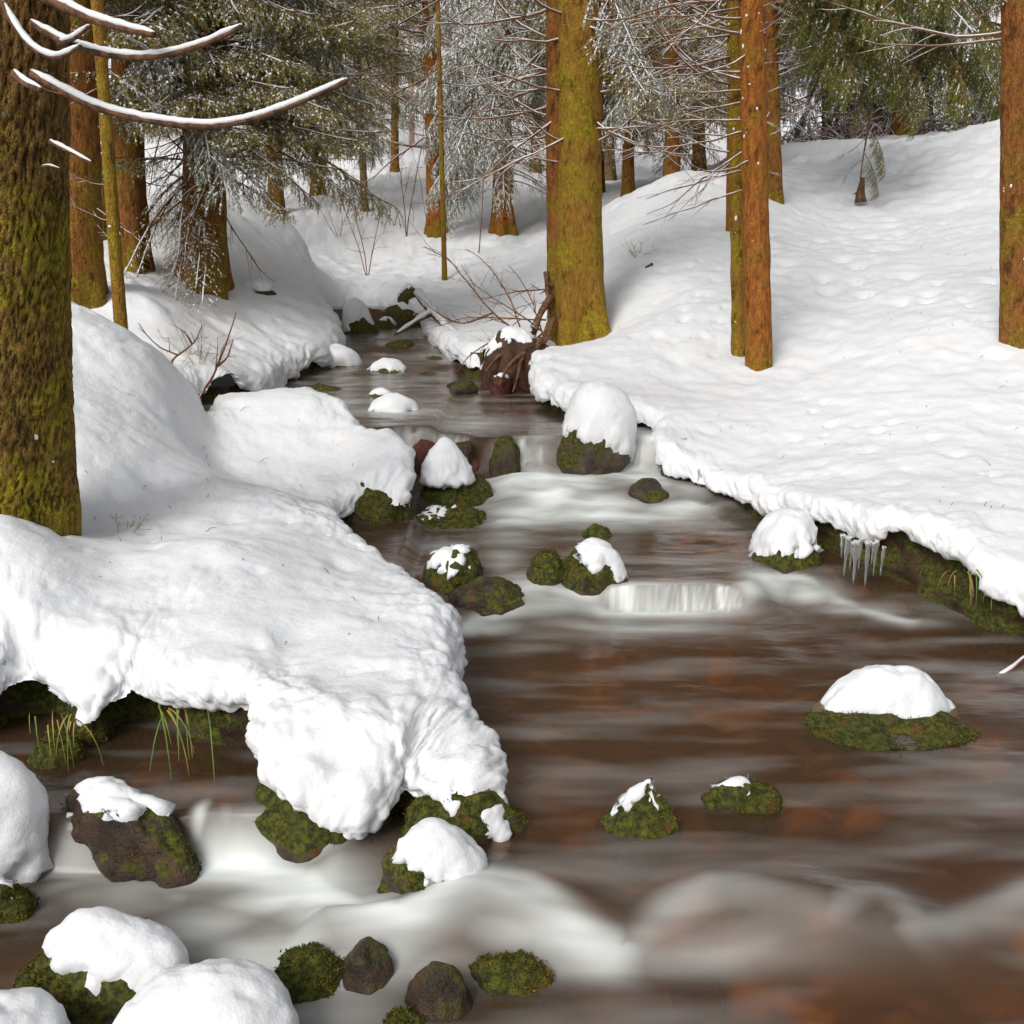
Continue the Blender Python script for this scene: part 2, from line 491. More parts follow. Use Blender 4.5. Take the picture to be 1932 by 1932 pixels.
# height of the snow: thin-plate spline through the points
NOSE = 0.09
_pts = [g for g in G]
_r = np.array(rim_l + rim_r)
_d0, _gx0, _gy0 = None, None, None
for i, e in enumerate(EDGE[::4]):
    if e[1] < 20:
        _pts.append(e + np.array((0, 0, NOSE + 0.015)))
_pts = np.array(_pts)
def _q(x, y):
    y = np.maximum(y, 0.8)
    return np.stack([x / y * 1.9, np.log(y) * 1.6], -1)
_c = _q(_pts[:, 0], _pts[:, 1])
def _U(r2):
    return np.where(r2 > 1e-12, r2 * np.log(np.maximum(r2, 1e-12)), 0)
_n = len(_c)
_A = np.zeros((_n + 3, _n + 3))
_A[:_n, :_n] = _U(((_c[:, None] - _c[None]) ** 2).sum(-1)) + np.eye(_n) * 0.002
_A[:_n, _n] = 1; _A[:_n, _n + 1:] = _c; _A[_n, :_n] = 1; _A[_n + 1:, :_n] = _c.T
_sol = np.linalg.solve(_A, np.concatenate([_pts[:, 2], [0, 0, 0]]))
def ground(x, y):
    x = np.asarray(x, float); y = np.asarray(y, float)
    q = _q(x, y).reshape(-1, 2)
    r = np.full(len(q), _sol[_n])
    r += q @ _sol[_n + 1:]
    for k in range(_n):
        r += _sol[k] * _U((q[:, 0] - _c[k, 0]) ** 2 + (q[:, 1] - _c[k, 1]) ** 2)
    return r.reshape(x.shape)

def hit(u, v):
    """where the line of sight meets the snow"""
    x, y, z = ray(u, v)
    D = np.geomspace(2.2, 60, 900)
    g = ground(x / y * D, D)
    below = np.nonzero(CAMH + z / y * D < g)[0]
    Dh = D[below[0]] if len(below) else 30.0
    return float(Dh)
def build_snow():
    th = np.radians(np.concatenate([np.linspace(-52, -31, 30)[:-1], np.linspace(-31, 31, 640), np.linspace(31, 52, 30)[1:]]))
    D = [1.9]
    while D[-1] < 95:
        D.append(D[-1] * (1.0045 if D[-1] < 19 else 1.014))
    D = np.array(D)
    Y, T = np.meshgrid(D, np.tan(th), indexing='ij')
    X = Y * T
    cell = Y * 0.0046
    d = np.full(X.shape, 9.0); gx = np.zeros(X.shape); gy = np.zeros(X.shape)
    near = Y < 19
    dd, ga, gb = edge_dist(X[near], Y[near])
    d[near] = dd; gx[near] = ga; gy[near] = gb
    pp = np.stack([X, Y, np.zeros_like(X)], -1)
    d = d + 0.035 * noise(pp, 2.6, 1) + 0.036 * noise(pp, 6.5, 2) + 0.02 * noise(pp, 15, 3)
    keep = d > -14 * cell
    H = np.zeros(X.shape)
    H[keep] = ground(X[keep], Y[keep])
    far = sstep(10, 25, Y)
    # drifts, hollows and drip pits
    H += 0.045 * noise(pp, 0.9, 5) * (1 + 2 * far) + 0.016 * fbm(pp, 3.2, 3, 6) * (1 + 2.5 * far)
    w = sstep(0.10, 0.5, d)
    patch = sstep(-0.15, 0.35, noise(pp, 0.7, 8))
    f1, f2, cid = voronoi2(X, Y, 4.2, 0)
    rad = 0.10 + 0.17 * ((cid * 7.3) % 1)
    H -= np.where(cid > 0.45, 1, 0) * (0.010 + 0.020 * ((cid * 13.7) % 1)) * np.exp(-(f1 / rad) ** 2) * w * (0.25 + 0.75 * patch) * (1 + 0.8 * sstep(6, 11, Y))
    f1, f2, cid = voronoi2(X + 3.1, Y, 10.5, 4)
    H -= np.where(cid > 0.6, 1, 0) * 0.006 * np.exp(-(f1 / 0.26) ** 2) * w * sstep(9, 6, Y)
    f1, f2, cid = voronoi2(X, Y, 2.3, 7)
    slope = sstep(0.5, 2.5, X - 0.05 * Y) * sstep(7, 10, Y)
    H -= np.where(cid > 0.4, 1, 0) * 0.075 * np.exp(-(f1 / 0.24) ** 2) * slope * sstep(-0.2, 0.3, noise(pp, 0.5, 12))
    H += (0.011 * noise(pp, 4.5, 13) + 0.005 * noise(pp, 9, 14)) * sstep(6.5, 9, Y) * sstep(0.15, 0.6, d)
    r = NOSE * (1 + 0.25 * noise(pp, 2.0, 9)) * (1 + 0.35 * sstep(7, 12, Y))
    a0 = math.radians(-72)
    L = (math.pi / 2 - a0) * r
    dc = np.clip(d, 0, None)
    ang = np.minimum(a0 + dc / r, math.pi / 2)
    off = r * (1 - np.cos(ang))
    shift = np.where(dc < L, off - d, (r - L) * sstep(1, 0, (dc - L) / (2.2 * L)))
    Z = -r + r * np.sin(ang)
    sx_, sy_ = gx * shift, gy * shift
    def blur(a, k, axis):
        c = np.cumsum(np.pad(a, [(k + 1, k) if i == axis else (0, 0) for i in (0, 1)], 'edge'), axis=axis)
        n_ = a.shape[axis]
        hi = np.take(c, np.arange(2 * k + 1, 2 * k + 1 + n_), axis); lo = np.take(c, np.arange(0, n_), axis)
        return (hi - lo) / (2 * k + 1)
    for it in range(2):
        sx_ = blur(blur(sx_, 4, 0), 6, 1); sy_ = blur(blur(sy_, 4, 0), 6, 1); Z = blur(blur(Z, 2, 0), 3, 1)
    X2 = X + sx_; Y2 = Y + sy_; Z = Z + H
    V = np.stack([X2, Y2, Z], -1)
    # lumps along the normal
    du = np.gradient(V, axis=1); dv = np.gradient(V, axis=0)
    N = np.cross(du, dv); N /= np.linalg.norm(N, axis=-1)[..., None] + 1e-12
    wr = np.exp(-(np.clip(d, 0, None) / (0.30 + 0.26 * noise(pp, 1.5, 29).clip(-0.5, 1))) ** 1.4)
    k = keep & (Y < 19)
    disp = np.zeros(X.shape)
    q = V[k]
    lump = noise(q, 5, 20) * 0.036
    nr = (wr[k] > 0.04)
    qq = q[nr] + 0.02 * np.stack([noise(q[nr], 9, 26), noise(q[nr], 9, 27), noise(q[nr], 9, 28)], -1)
    cl = np.zeros(len(q))
    cl[nr] = bumps3(qq, 10, 3) * 0.034 + bumps3(qq, 21, 5) * 0.024 + bumps3(qq, 42, 7) * 0.013 - 0.03
    disp[k] = (lump + cl) * np.minimum(wr[k] * 1.15, 1) * (1 + 0.5 * sstep(7, 12, Y[k])) + 0.006 * noise(q, 6, 23) + 0.002 * noise(q, 16, 24)
    V += N * disp[..., None]
    R, C = X.shape
    idx = np.arange(R * C).reshape(R, C)
    c4 = np.stack([idx[:-1, :-1], idx[:-1, 1:], idx[1:, 1:], idx[1:, :-1]], -1)
    cd = np.stack([d[:-1, :-1], d[:-1, 1:], d[1:, 1:], d[1:, :-1]], -1)
    ok = (cd.max(-1) > 0) & (cd.min(-1) > -2.5 * cell[:-1, :-1])
    fc = c4[ok]
    used = np.unique(fc)
    rm = np.full(R * C, -1); rm[used] = np.arange(len(used))
    mb = MB(); mb.add(V.reshape(-1, 3)[used], rm[fc])
    o = link('snow_ground', mb.mesh('snow_ground', [SNOW]), None, 'structure')
    o['label'] = 'white snow cover over both banks and the forest floor'
    return o
build_snow()

# ------------------------------------------------------------------ soil bank under the snow rim
def resample(line, step):
    seg = np.linalg.norm(np.diff(line[:, :2], axis=0), axis=1)
    s = np.concatenate([[0], np.cumsum(seg)])
    t = np.arange(0, s[-1], step)
    return np.stack([np.interp(t, s, line[:, k]) for k in range(3)], -1)
def build_bank(lo, hi, name, label):
    e = resample(EDGE[lo:hi], 0.022)
    t = np.gradient(e[:, :2], axis=0); t /= np.linalg.norm(t, axis=1)[:, None] + 1e-9
    kk = np.ones(9) / 9
    t = np.stack([np.convolve(np.pad(t[:, i], 4, 'edge'), kk, 'valid') for i in (0, 1)], -1)
    nrm = np.stack([-t[:, 1], t[:, 0]], -1)          # left of the walking direction = land
    nrm /= np.linalg.norm(nrm, axis=1)[:, None] + 1e-9
    rows = 34
    V = []
    for j in range(rows):
        s = j / (rows - 1)
        top = e[:, 2] + 0.02
        z = top * (1 - s) + (-0.45) * s
        back = 0.10 - 0.07 * np.sin(s * 2.0) + 0.16 * max(0, s - 0.55)
        back = 0.13 - 0.10 * s
        p = np.stack([e[:, 0] + nrm[:, 0] * back, e[:, 1] + nrm[:, 1] * back, z], -1)
        dsp = 0.055 * noise(p, 3.2, 31) + 0.035 * noise(p, 8, 32) + 0.016 * noise(p, 22, 33) + 0.008 * noise(p, 50, 34)
        p[:, :2] -= nrm * dsp[:, None]
        V.append(p)
    V = np.array(V)
    n = len(e)
    idx = np.arange(rows * n).reshape(rows, n)
    fc = np.stack([idx[:-1, :-1], idx[1:, :-1], idx[1:, 1:], idx[:-1, 1:]], -1).reshape(-1, 4)
    mb = MB(); mb.add(V.reshape(-1, 3), fc)
    # moss: short blades over the wall
    pts = V[2:26].reshape(-1, 3)
    nn = np.repeat(-nrm[None], 24, 0).reshape(-1, 2)
    sel = RNG.choice(len(pts), min(len(pts), 26000), replace=False)
    pts, nn = pts[sel], nn[sel]
    msk = noise(pts, 3.5, 40) + 0.35 * noise(pts, 9, 41) > -0.12
    pts, nn = pts[msk], nn[msk]
    m = len(pts)
    dirv = np.concatenate([nn, np.zeros((m, 1))], 1) * 0.8 + RNG.normal(size=(m, 3)) * 0.5 + np.array((0, 0, 0.1))
    dirv /= np.linalg.norm(dirv, axis=1)[:, None]
    side = np.cross(dirv, RNG.normal(size=(m, 3))); side /= np.linalg.norm(side, axis=1)[:, None] + 1e-9
    ln = RNG.uniform(0.010, 0.028, m)[:, None]
    base = pts - dirv * 0.004
    tri = np.stack([base - side * 0.0035, base + side * 0.0035, base + dirv * ln], 1).reshape(-1, 3)
    o = link(name, mb.mesh(name, [BANK]), None, 'structure')
    o['label'] = label
    BASE[o.name] = np.zeros(3)
    m2 = MB(); f = np.arange(3 * m).reshape(-1, 3)
    rust = RNG.random(m) < 0.15
    m2.add(tri, f[~rust], 0); m2.F3.append(f[rust]); m2.M3.append(np.full(rust.sum(), 1))
    part('moss', m2, [MOSS, MOSS_RUST], o, 'stuff', smooth=False)
iE = int(np.argmin(np.hypot(EDGE[:, 0] - rim_r[0][0], EDGE[:, 1] - rim_r[0][1])))
build_bank(0, iE + 1, 'stream_bank_left', 'dark mossy soil under the snow rim beside the big near trunk')
build_bank(iE, len(EDGE), 'stream_bank_right', 'dark mossy soil under the snow rim of the open slope')

# ------------------------------------------------------------------ water and bed
def water_z(x, y):
    p = np.stack([x, y, np.zeros_like(x)], -1)
    wob = 0.05 * noise(p, 2.2, 51)
    z = np.zeros_like(x)
    # lower step, spilling out of the near pool
    line = 2.36 + 0.05 * np.sin(x * 5.0) + wob
    z -= 0.11 * sstep(line + 0.10, line - 0.16, y)
    left = sstep(-0.50, -0.62, x)
    zl = -0.09 + 0.15 * sstep(2.66, 2.76, y + wob) - 0.03 * sstep(2.4, 2.2, y)
    mid = sstep(-0.15, -0.45, x) * sstep(2.75, 2.6, y)
    z = z * (1 - left) + zl * left
    z = np.where(left < 1, z - 0.085 * mid * (1 - left) * sstep(2.35, 2.5, y), z)
    # small fall
    k2 = sstep(0.34, 0.52, x) * sstep(1.32, 1.05, x)
    wdt = 0.24 * (1 - k2) + 0.04 * k2
    c2 = 4.80 + 0.05 * noise(p, 3.5, 52) + 0.02 * noise(p, 9, 55) - 0.10 * sstep(0.45, 0.1, x) + 0.22 * sstep(1.15, 1.5, x)
    z += 0.11 * sstep(-1, 1, (y - c2) / wdt)
    # main fall
    c1 = 7.0 + 0.20 * noise(np.stack([x, 0 * x, 0 * x], -1), 3.3, 53) + 0.25 * sstep(-0.1, -0.6, x) - 0.1 * sstep(0.9, 1.2, x)
    z += 0.11 * sstep(6.1, 6.95, y)
    z += 0.24 * sstep(-0.09, 0.07, y - c1)
    z += 0.30 * sstep(9.5, 13.6, y) + 0.02 * noise(p, 2.4, 54) * sstep(9.3, 10.2, y)
    z += 0.22 * sstep(14.2, 14.9, y)
    return z

def build_water():
    th = np.radians(np.linspace(-44, 44, 560))
    D = [1.25]
    while D[-1] < 17.5:
        D.append(D[-1] * 1.0048)
    D = np.array(D)
    Y, T = np.meshgrid(D, np.tan(th), indexing='ij')
    X = Y * T
    d, _, _ = edge_dist(X, Y)
    p = np.stack([X, Y, np.zeros_like(X)], -1)
    Z = water_z(X, Y)
    Zg = water_z(X, Y + 0.05) - water_z(X, Y - 0.05)
    st = np.stack([X * 1.6, Y * 4.0, np.zeros_like(X)], -1)
    flow = np.stack([X * 5.0 + Y * 1.2, Y * 1.4, np.zeros_like(X)], -1)
    Z += 0.006 * fbm(st, 1.0, 3, 60) + 0.0035 * fbm(flow, 1.0, 2, 61)
    # standing waves over the near step
    near = np.exp(-((Y - 2.42) / 0.16) ** 2) * sstep(-0.5, -0.1, X)
    Z += near * (0.022 * np.sin(X * 7.5 + 2.0) + 0.012 * noise(p, 6, 62))
    foamy = np.exp(-((Y - 6.55) / 0.4) ** 2) * sstep(-0.3, 0.1, X)
    Z += foamy * (0.035 * noise(p, 4, 63) + 0.05)
    # foam mask; pale sheen and sky reflection are painted into it too
    foam_sheen = np.zeros_like(X)
    def blob(u, v, z, su, sy, a):
        c = W(u, v, z)
        s = su / F * c[1]
        nonlocal foam_sheen
        foam_sheen = np.maximum(foam_sheen, a * np.exp(-((X - c[0]) / s) ** 2 - ((Y - c[1]) / sy) ** 2))
    for b in [(1090, 905, .26, 75, .22, 1.0), (1040, 940, .2, 75, .25, .95), (1120, 960, .16, 110, .25, .9), (1010, 975, .13, 90, .22, .8), (1180, 900, .25, 70, .25, .85), (1230, 920, .2, 45, .35, .55), (1130, 990, .11, 200, .15, .45), (960, 1010, .11, 60, .3, .3),
              (1020, 880, .3, 55, .15, .8), (1205, 860, .33, 30, .3, .6), (1300, 950, .13, 60, .1, .4),
              (1230, 1152, 0, 160, .13, .9), (1100, 1145, 0, 100, .12, .7), (1000, 1130, .03, 80, .2, .55), (1450, 1118, .02, 60, .12, .75), (1520, 1130, 0, 70, .10, .6), (1620, 1150, 0, 90, .09, .4), (1720, 1175, 0, 80, .07, .22), (900, 1185, 0, 80, .08, .55), (1200, 1185, 0, 200, .14, .35),
              (950, 1060, .10, 40, .3, .3), (850, 1035, .1, 60, .1, .2),
              (480, 1650, -.08, 90, .10, .75), (560, 1690, -.09, 150, .10, .9), (640, 1740, -.09, 130, .10, .85), (500, 1790, -.09, 110, .1, .6), (760, 1780, -.09, 110, .07, .75), (400, 1760, -.1, 120, .1, .5), (520, 1800, -.1, 220, .12, .6), (640, 1850, -.1, 160, .07, .55), (800, 1850, -.11, 140, .06, .4),
              (1000, 1770, -.06, 160, .06, .5), (1300, 1780, -.06, 400, .08, .25), (600, 1900, -.1, 200, .1, .35), (250, 1690, -.09, 150, .1, .35),
              (420, 1590, -.0, 25, .07, .5), (380, 1570, 0, 16, .06, .5), (150, 1640, -.08, 80, .04, .45), (600, 1600, -.05, 90, .06, .4),
              (830, 730, .46, 120, .2, .12), (760, 790, .46, 120, .35, .32), (900, 800, .46, 90, .4, .28), (650, 770, .46, 90, .3, .25), (780, 660, .6, 90, .4, .22), (850, 700, .5, 90, .3, .2), (700, 730, .48, 90, .3, .18), (640, 575, 1.05, 50, .3, .4)]:  # upper pool blobs paint in the pale sky reflection
        blob(*b)
    Xw = X + 0.05 * noise(p, 2.2, 85) + 0.02 * noise(p, 6, 86); Yw = Y + 0.06 * noise(p, 2.0, 87) + 0.03 * noise(p, 5, 88)
    gain = np.clip(0.95 + 0.9 * noise(p, 1.7, 89), 0.3, 1.25)
    def band(pts, wu, wd, a, h=0.0):
        nonlocal foam_sheen, Z
        L_ = smooth_line(np.array([W(*q_) for q_ in pts]), 0.05)
        best = np.full(X.shape, 1e9); sy_ = np.zeros(X.shape)
        for i_ in range(len(L_) - 1):
            p0, e = L_[i_, :2], L_[i_ + 1, :2] - L_[i_, :2]
            t_ = np.clip(((Xw - p0[0]) * e[0] + (Yw - p0[1]) * e[1]) / (e @ e + 1e-9), 0, 1)
            dx = Xw - p0[0] - t_ * e[0]; dy = Yw - p0[1] - t_ * e[1]
            d2 = dx * dx + dy * dy
            m_ = d2 < best
            best[m_] = d2[m_]; sy_[m_] = dy[m_]
        g = np.exp(-best / np.where(sy_ > 0, wu, wd) ** 2)
        foam_sheen = np.maximum(foam_sheen, a * g * (gain if a < 0.7 else 1))
        Z += h * np.exp(-best / (1.5 * wd) ** 2)
    band([(395, 1615, -.06), (470, 1630, -.07), (560, 1660, -.08), (650, 1710, -.09), (740, 1772, -.1)], .06, .15, .92, .02)
    band([(740, 1790, -.1), (800, 1750, -.08), (870, 1710, -.05), (940, 1690, -.03), (1010, 1705, -.03), (1080, 1740, -.04), (1140, 1765, -.05)], .06, .12, .60, .01)
    band([(1140, 1800, -.07), (1200, 1765, -.05), (1280, 1715, -.03), (1360, 1685, -.02), (1420, 1700, -.02), (1490, 1740, -.04), (1560, 1765, -.05)], .07, .10, .30, .008)
    band([(1560, 1765, -.05), (1610, 1705, -.02), (1650, 1682, 0), (1700, 1710, -.02), (1740, 1745, -.04)], .04, .06, .36, .01)
    band([(1740, 1770, -.05), (1820, 1745, -.04), (1880, 1720, -.03), (1990, 1680, -.01)], .05, .07, .40, .01)
    band([(60, 1700, -.09), (150, 1650, -.08), (250, 1665, -.08), (330, 1690, -.09)], .04, .06, .38)
    band([(880, 1190, 0), (980, 1160, 0), (1100, 1150, 0), (1250, 1152, 0), (1400, 1140, 0), (1500, 1115, 0), (1600, 1140, 0), (1700, 1170, 0)], .05, .09, .62)
    band([(985, 900, .26), (1060, 895, .26), (1140, 880, .28), (1210, 870, .3)], .10, .45, .95, .03)
    band([(960, 985, .12), (1060, 975, .13), (1200, 975, .13), (1300, 965, .13)], .10, .18, .7)
    # thin sheets of falling water, streaked along their fall
    Xs = np.stack([X * 34, np.zeros_like(X), np.zeros_like(X)], -1)
    streak = 0.5 + 0.5 * noise(Xs, 1, 66) + 0.3 * noise(Xs, 2.3, 67)
    fall2 = sstep(0.03, 0.09, Zg) * (Y < 5.2) * (Y > 4.4) * sstep(0.36, 0.5, X) * sstep(1.34, 1.12, X)
    foam_sheen = np.maximum(foam_sheen * (1 - fall2 * 0.5), fall2 * np.clip(0.15 + 0.75 * streak, 0, 0.85))
    fall1 = sstep(0.06, 0.16, Zg) * (Y > 6.4) * (Y < 7.6)
    Xs1 = Xs * 0.55
    streak1 = 0.5 + 0.5 * noise(Xs1, 1, 68) + 0.35 * noise(Xs1, 2.5, 69)
    gate = sstep(0.0, 0.25, noise(np.stack([X * 3.2, 0 * X, 0 * X], -1), 1, 71) + 0.12)
    foam_sheen = np.maximum(foam_sheen * (1 - fall1 * 0.6), fall1 * gate * np.clip(0.05 + 0.8 * streak1, 0, 0.8))
    fl = np.stack([X * 2.4, Y * 9, Z * 4], -1)
    silky = 0.85 + 0.4 * fbm(fl, 1.0, 3, 64)
    foam_sheen = np.clip(foam_sheen * np.clip(silky, 0.5, 1.25), 0, 0.97)
    sheen = np.clip(0.14 * (fbm(np.stack([X * 1.3, Y * 6, 0 * X], -1), 1.0, 3, 72) + 0.1), 0, 0.2)  # streaky water sheen, painted pale by way of the foam mask
    foam_sheen = np.maximum(foam_sheen, sheen)
    R, C = X.shape
    idx = np.arange(R * C).reshape(R, C)
    c4 = np.stack([idx[:-1, :-1], idx[:-1, 1:], idx[1:, 1:], idx[1:, :-1]], -1)
    ok = np.stack([d[:-1, :-1], d[:-1, 1:], d[1:, 1:], d[1:, :-1]], -1).min(-1) < 0.25
    fc = c4[ok]; used = np.unique(fc); rm = np.full(R * C, -1); rm[used] = np.arange(len(used))
    mb = MB(); mb.add(np.stack([X, Y, Z], -1).reshape(-1, 3)[used], rm[fc])
    t = NT('stream_water')
    foam = t.attr('foam')  # white share: foam plus painted sheen and reflection
    for n in (t.b,):
        t.t.nodes.remove(n)
    tr = t.n('ShaderNodeBsdfTransparent'); tr.inputs[0].default_value = (0.72, 0.52, 0.32, 1)
    gl = t.n('ShaderNodeBsdfGlossy'); gl.inputs['Roughness'].default_value = 0.22; gl.inputs[0].default_value = (1, 1, 1, 1)
    bn = t.bump(t.noise(1.0, 3, 0.5, t.map((3, 9, 1))), 0.25, 0.03)
    t.l(bn, gl.inputs['Normal'])
    murk = t.n('ShaderNodeBsdfDiffuse'); murk.inputs[0].default_value = (0.11, 0.065, 0.035, 1)
    m0 = t.n('ShaderNodeMixShader'); m0.inputs[0].default_value = 0.40
    t.l(tr.outputs[0], m0.inputs[1]); t.l(murk.outputs[0], m0.inputs[2])
    fr = t.n('ShaderNodeFresnel'); fr.inputs[0].default_value = 1.33; t.l(bn, fr.inputs['Normal'])
    m1 = t.n('ShaderNodeMixShader'); t.l(t.math('MINIMUM', t.math('MULTIPLY', fr.outputs[0], 1.0), 0.6), m1.inputs[0])
    t.l(m0.outputs[0], m1.inputs[1]); t.l(gl.outputs[0], m1.inputs[2])
    fd = t.n('ShaderNodeBsdfDiffuse'); fd.inputs[0].default_value = (0.84, 0.88, 0.85, 1)
    m2 = t.n('ShaderNodeMixShader'); t.l(foam, m2.inputs[0]); t.l(m1.outputs[0], m2.inputs[1]); t.l(fd.outputs[0], m2.inputs[2])
    t.l(m2.outputs[0], t.out.inputs['Surface'])
    o = link('stream_water', mb.mesh('stream_water', [t.m], attrs={'foam': foam_sheen.reshape(-1)[used]}), None, 'structure')
    o['label'] = 'brown stream water sliding between the snowy banks with white foam'
    # bed
    Xb, Yb = X[::3, ::3], Y[::3, ::3]
    pb = np.stack([Xb, Yb, 0 * Xb], -1)
    f1, f2, cid = voronoi2(Xb, Yb, 5, 3)
    Zb = water_z(Xb, Yb - 0.06) - 0.16 - 0.05 * noise(pb, 2, 80) + 0.07 * np.sqrt(np.clip(1 - (f1 / 0.62) ** 2, 0, 1)) * (0.4 + cid)
    R, C = Xb.shape
    idx = np.arange(R * C).reshape(R, C)
    fc = np.stack([idx[:-1, :-1], idx[:-1, 1:], idx[1:, 1:], idx[1:, :-1]], -1)
    db = d[::3, ::3]
    fc = fc[np.stack([db[:-1, :-1], db[1:, 1:]], -1).min(-1) < 0.4].reshape(-1, 4)
    used = np.unique(fc); rm = np.full(R * C, -1); rm[used] = np.arange(len(used))
    mb = MB(); mb.add(np.stack([Xb, Yb, Zb], -1).reshape(-1, 3)[used], rm[fc])
    t = NT('stream_bed')
    c = t.ramp(t.rng(t.noise(4.0, 2, 0.5, t.map((1, 1.7, 1))), 0.25, 0.75), [(0.0, (0.10, 0.05, 0.025)), (0.4, (0.20, 0.10, 0.045)), (0.62, (0.32, 0.16, 0.06)), (0.82, (0.62, 0.27, 0.03)), (1.0, (0.60, 0.38, 0.05))])
    c = t.mix(t.rng(t.noise(1.6, 3), 0.35, 0.65), c, (0.13, 0.07, 0.035))
    o = link('stream_bed', mb.mesh('stream_bed', [t.fin(c, 0.8, 0.2)]), None, 'structure')
    o['label'] = 'brown and orange gravel bed under the stream'
build_water()

# ------------------------------------------------------------------ stones
import bmesh
_ico = {}
def ico(sub):
    if sub not in _ico:
        bm = bmesh.new(); bmesh.ops.create_icosphere(bm, subdivisions=sub, radius=1)
        bm.verts.ensure_lookup_table()
        V = np.array([v.co[:] for v in bm.verts]); Fc = np.array([[v.index for v in f.verts] for f in bm.faces])
        bm.free()
        V /= np.linalg.norm(V, axis=1)[:, None]
        _ico[sub] = (V, Fc)
    return _ico[sub]

def moss_blades(V, N, n, rng, ln=(0.005, 0.013), thr=-0.1):
    sel = rng.choice(len(V), min(n * 2, len(V) * 6), replace=True)
    p = V[sel] + rng.normal(size=(len(sel), 3)) * 0.004; nn = N[sel]
    m = (0.8 * noise(p, 7, 90) + 0.3 * noise(p, 16, 91) + 0.9 * nn[:, 2] > thr + 0.25)
    p, nn = p[m][:n], nn[m][:n]
    k = len(p)
    dv = nn * 0.8 + rng.normal(size=(k, 3)) * 0.5; dv /= np.linalg.norm(dv, axis=1)[:, None]
    sd_ = np.cross(dv, rng.normal(size=(k, 3))); sd_ /= np.linalg.norm(sd_, axis=1)[:, None] + 1e-9
    L = rng.uniform(*ln, k)[:, None]
    b = p - dv * 0.004
    tri = np.stack([b - sd_ * 0.003, b + sd_ * 0.003, b + dv * L], 1).reshape(-1, 3)
    f = np.arange(3 * k).reshape(-1, 3)
    mb = MB(); rust = rng.random(k) < 0.12
    mb.add(tri, f[~rust], 0); mb.F3.append(f[rust]); mb.M3.append(np.full(rust.sum(), 1))
    return mb

def normals(V, Fc):
    n = np.cross(V[Fc[:, 1]] - V[Fc[:, 0]], V[Fc[:, 2]] - V[Fc[:, 0]])
    N = np.zeros_like(V)
    for k in range(3):
        np.add.at(N, Fc[:, k], n)
    return N / (np.linalg.norm(N, axis=1)[:, None] + 1e-12)

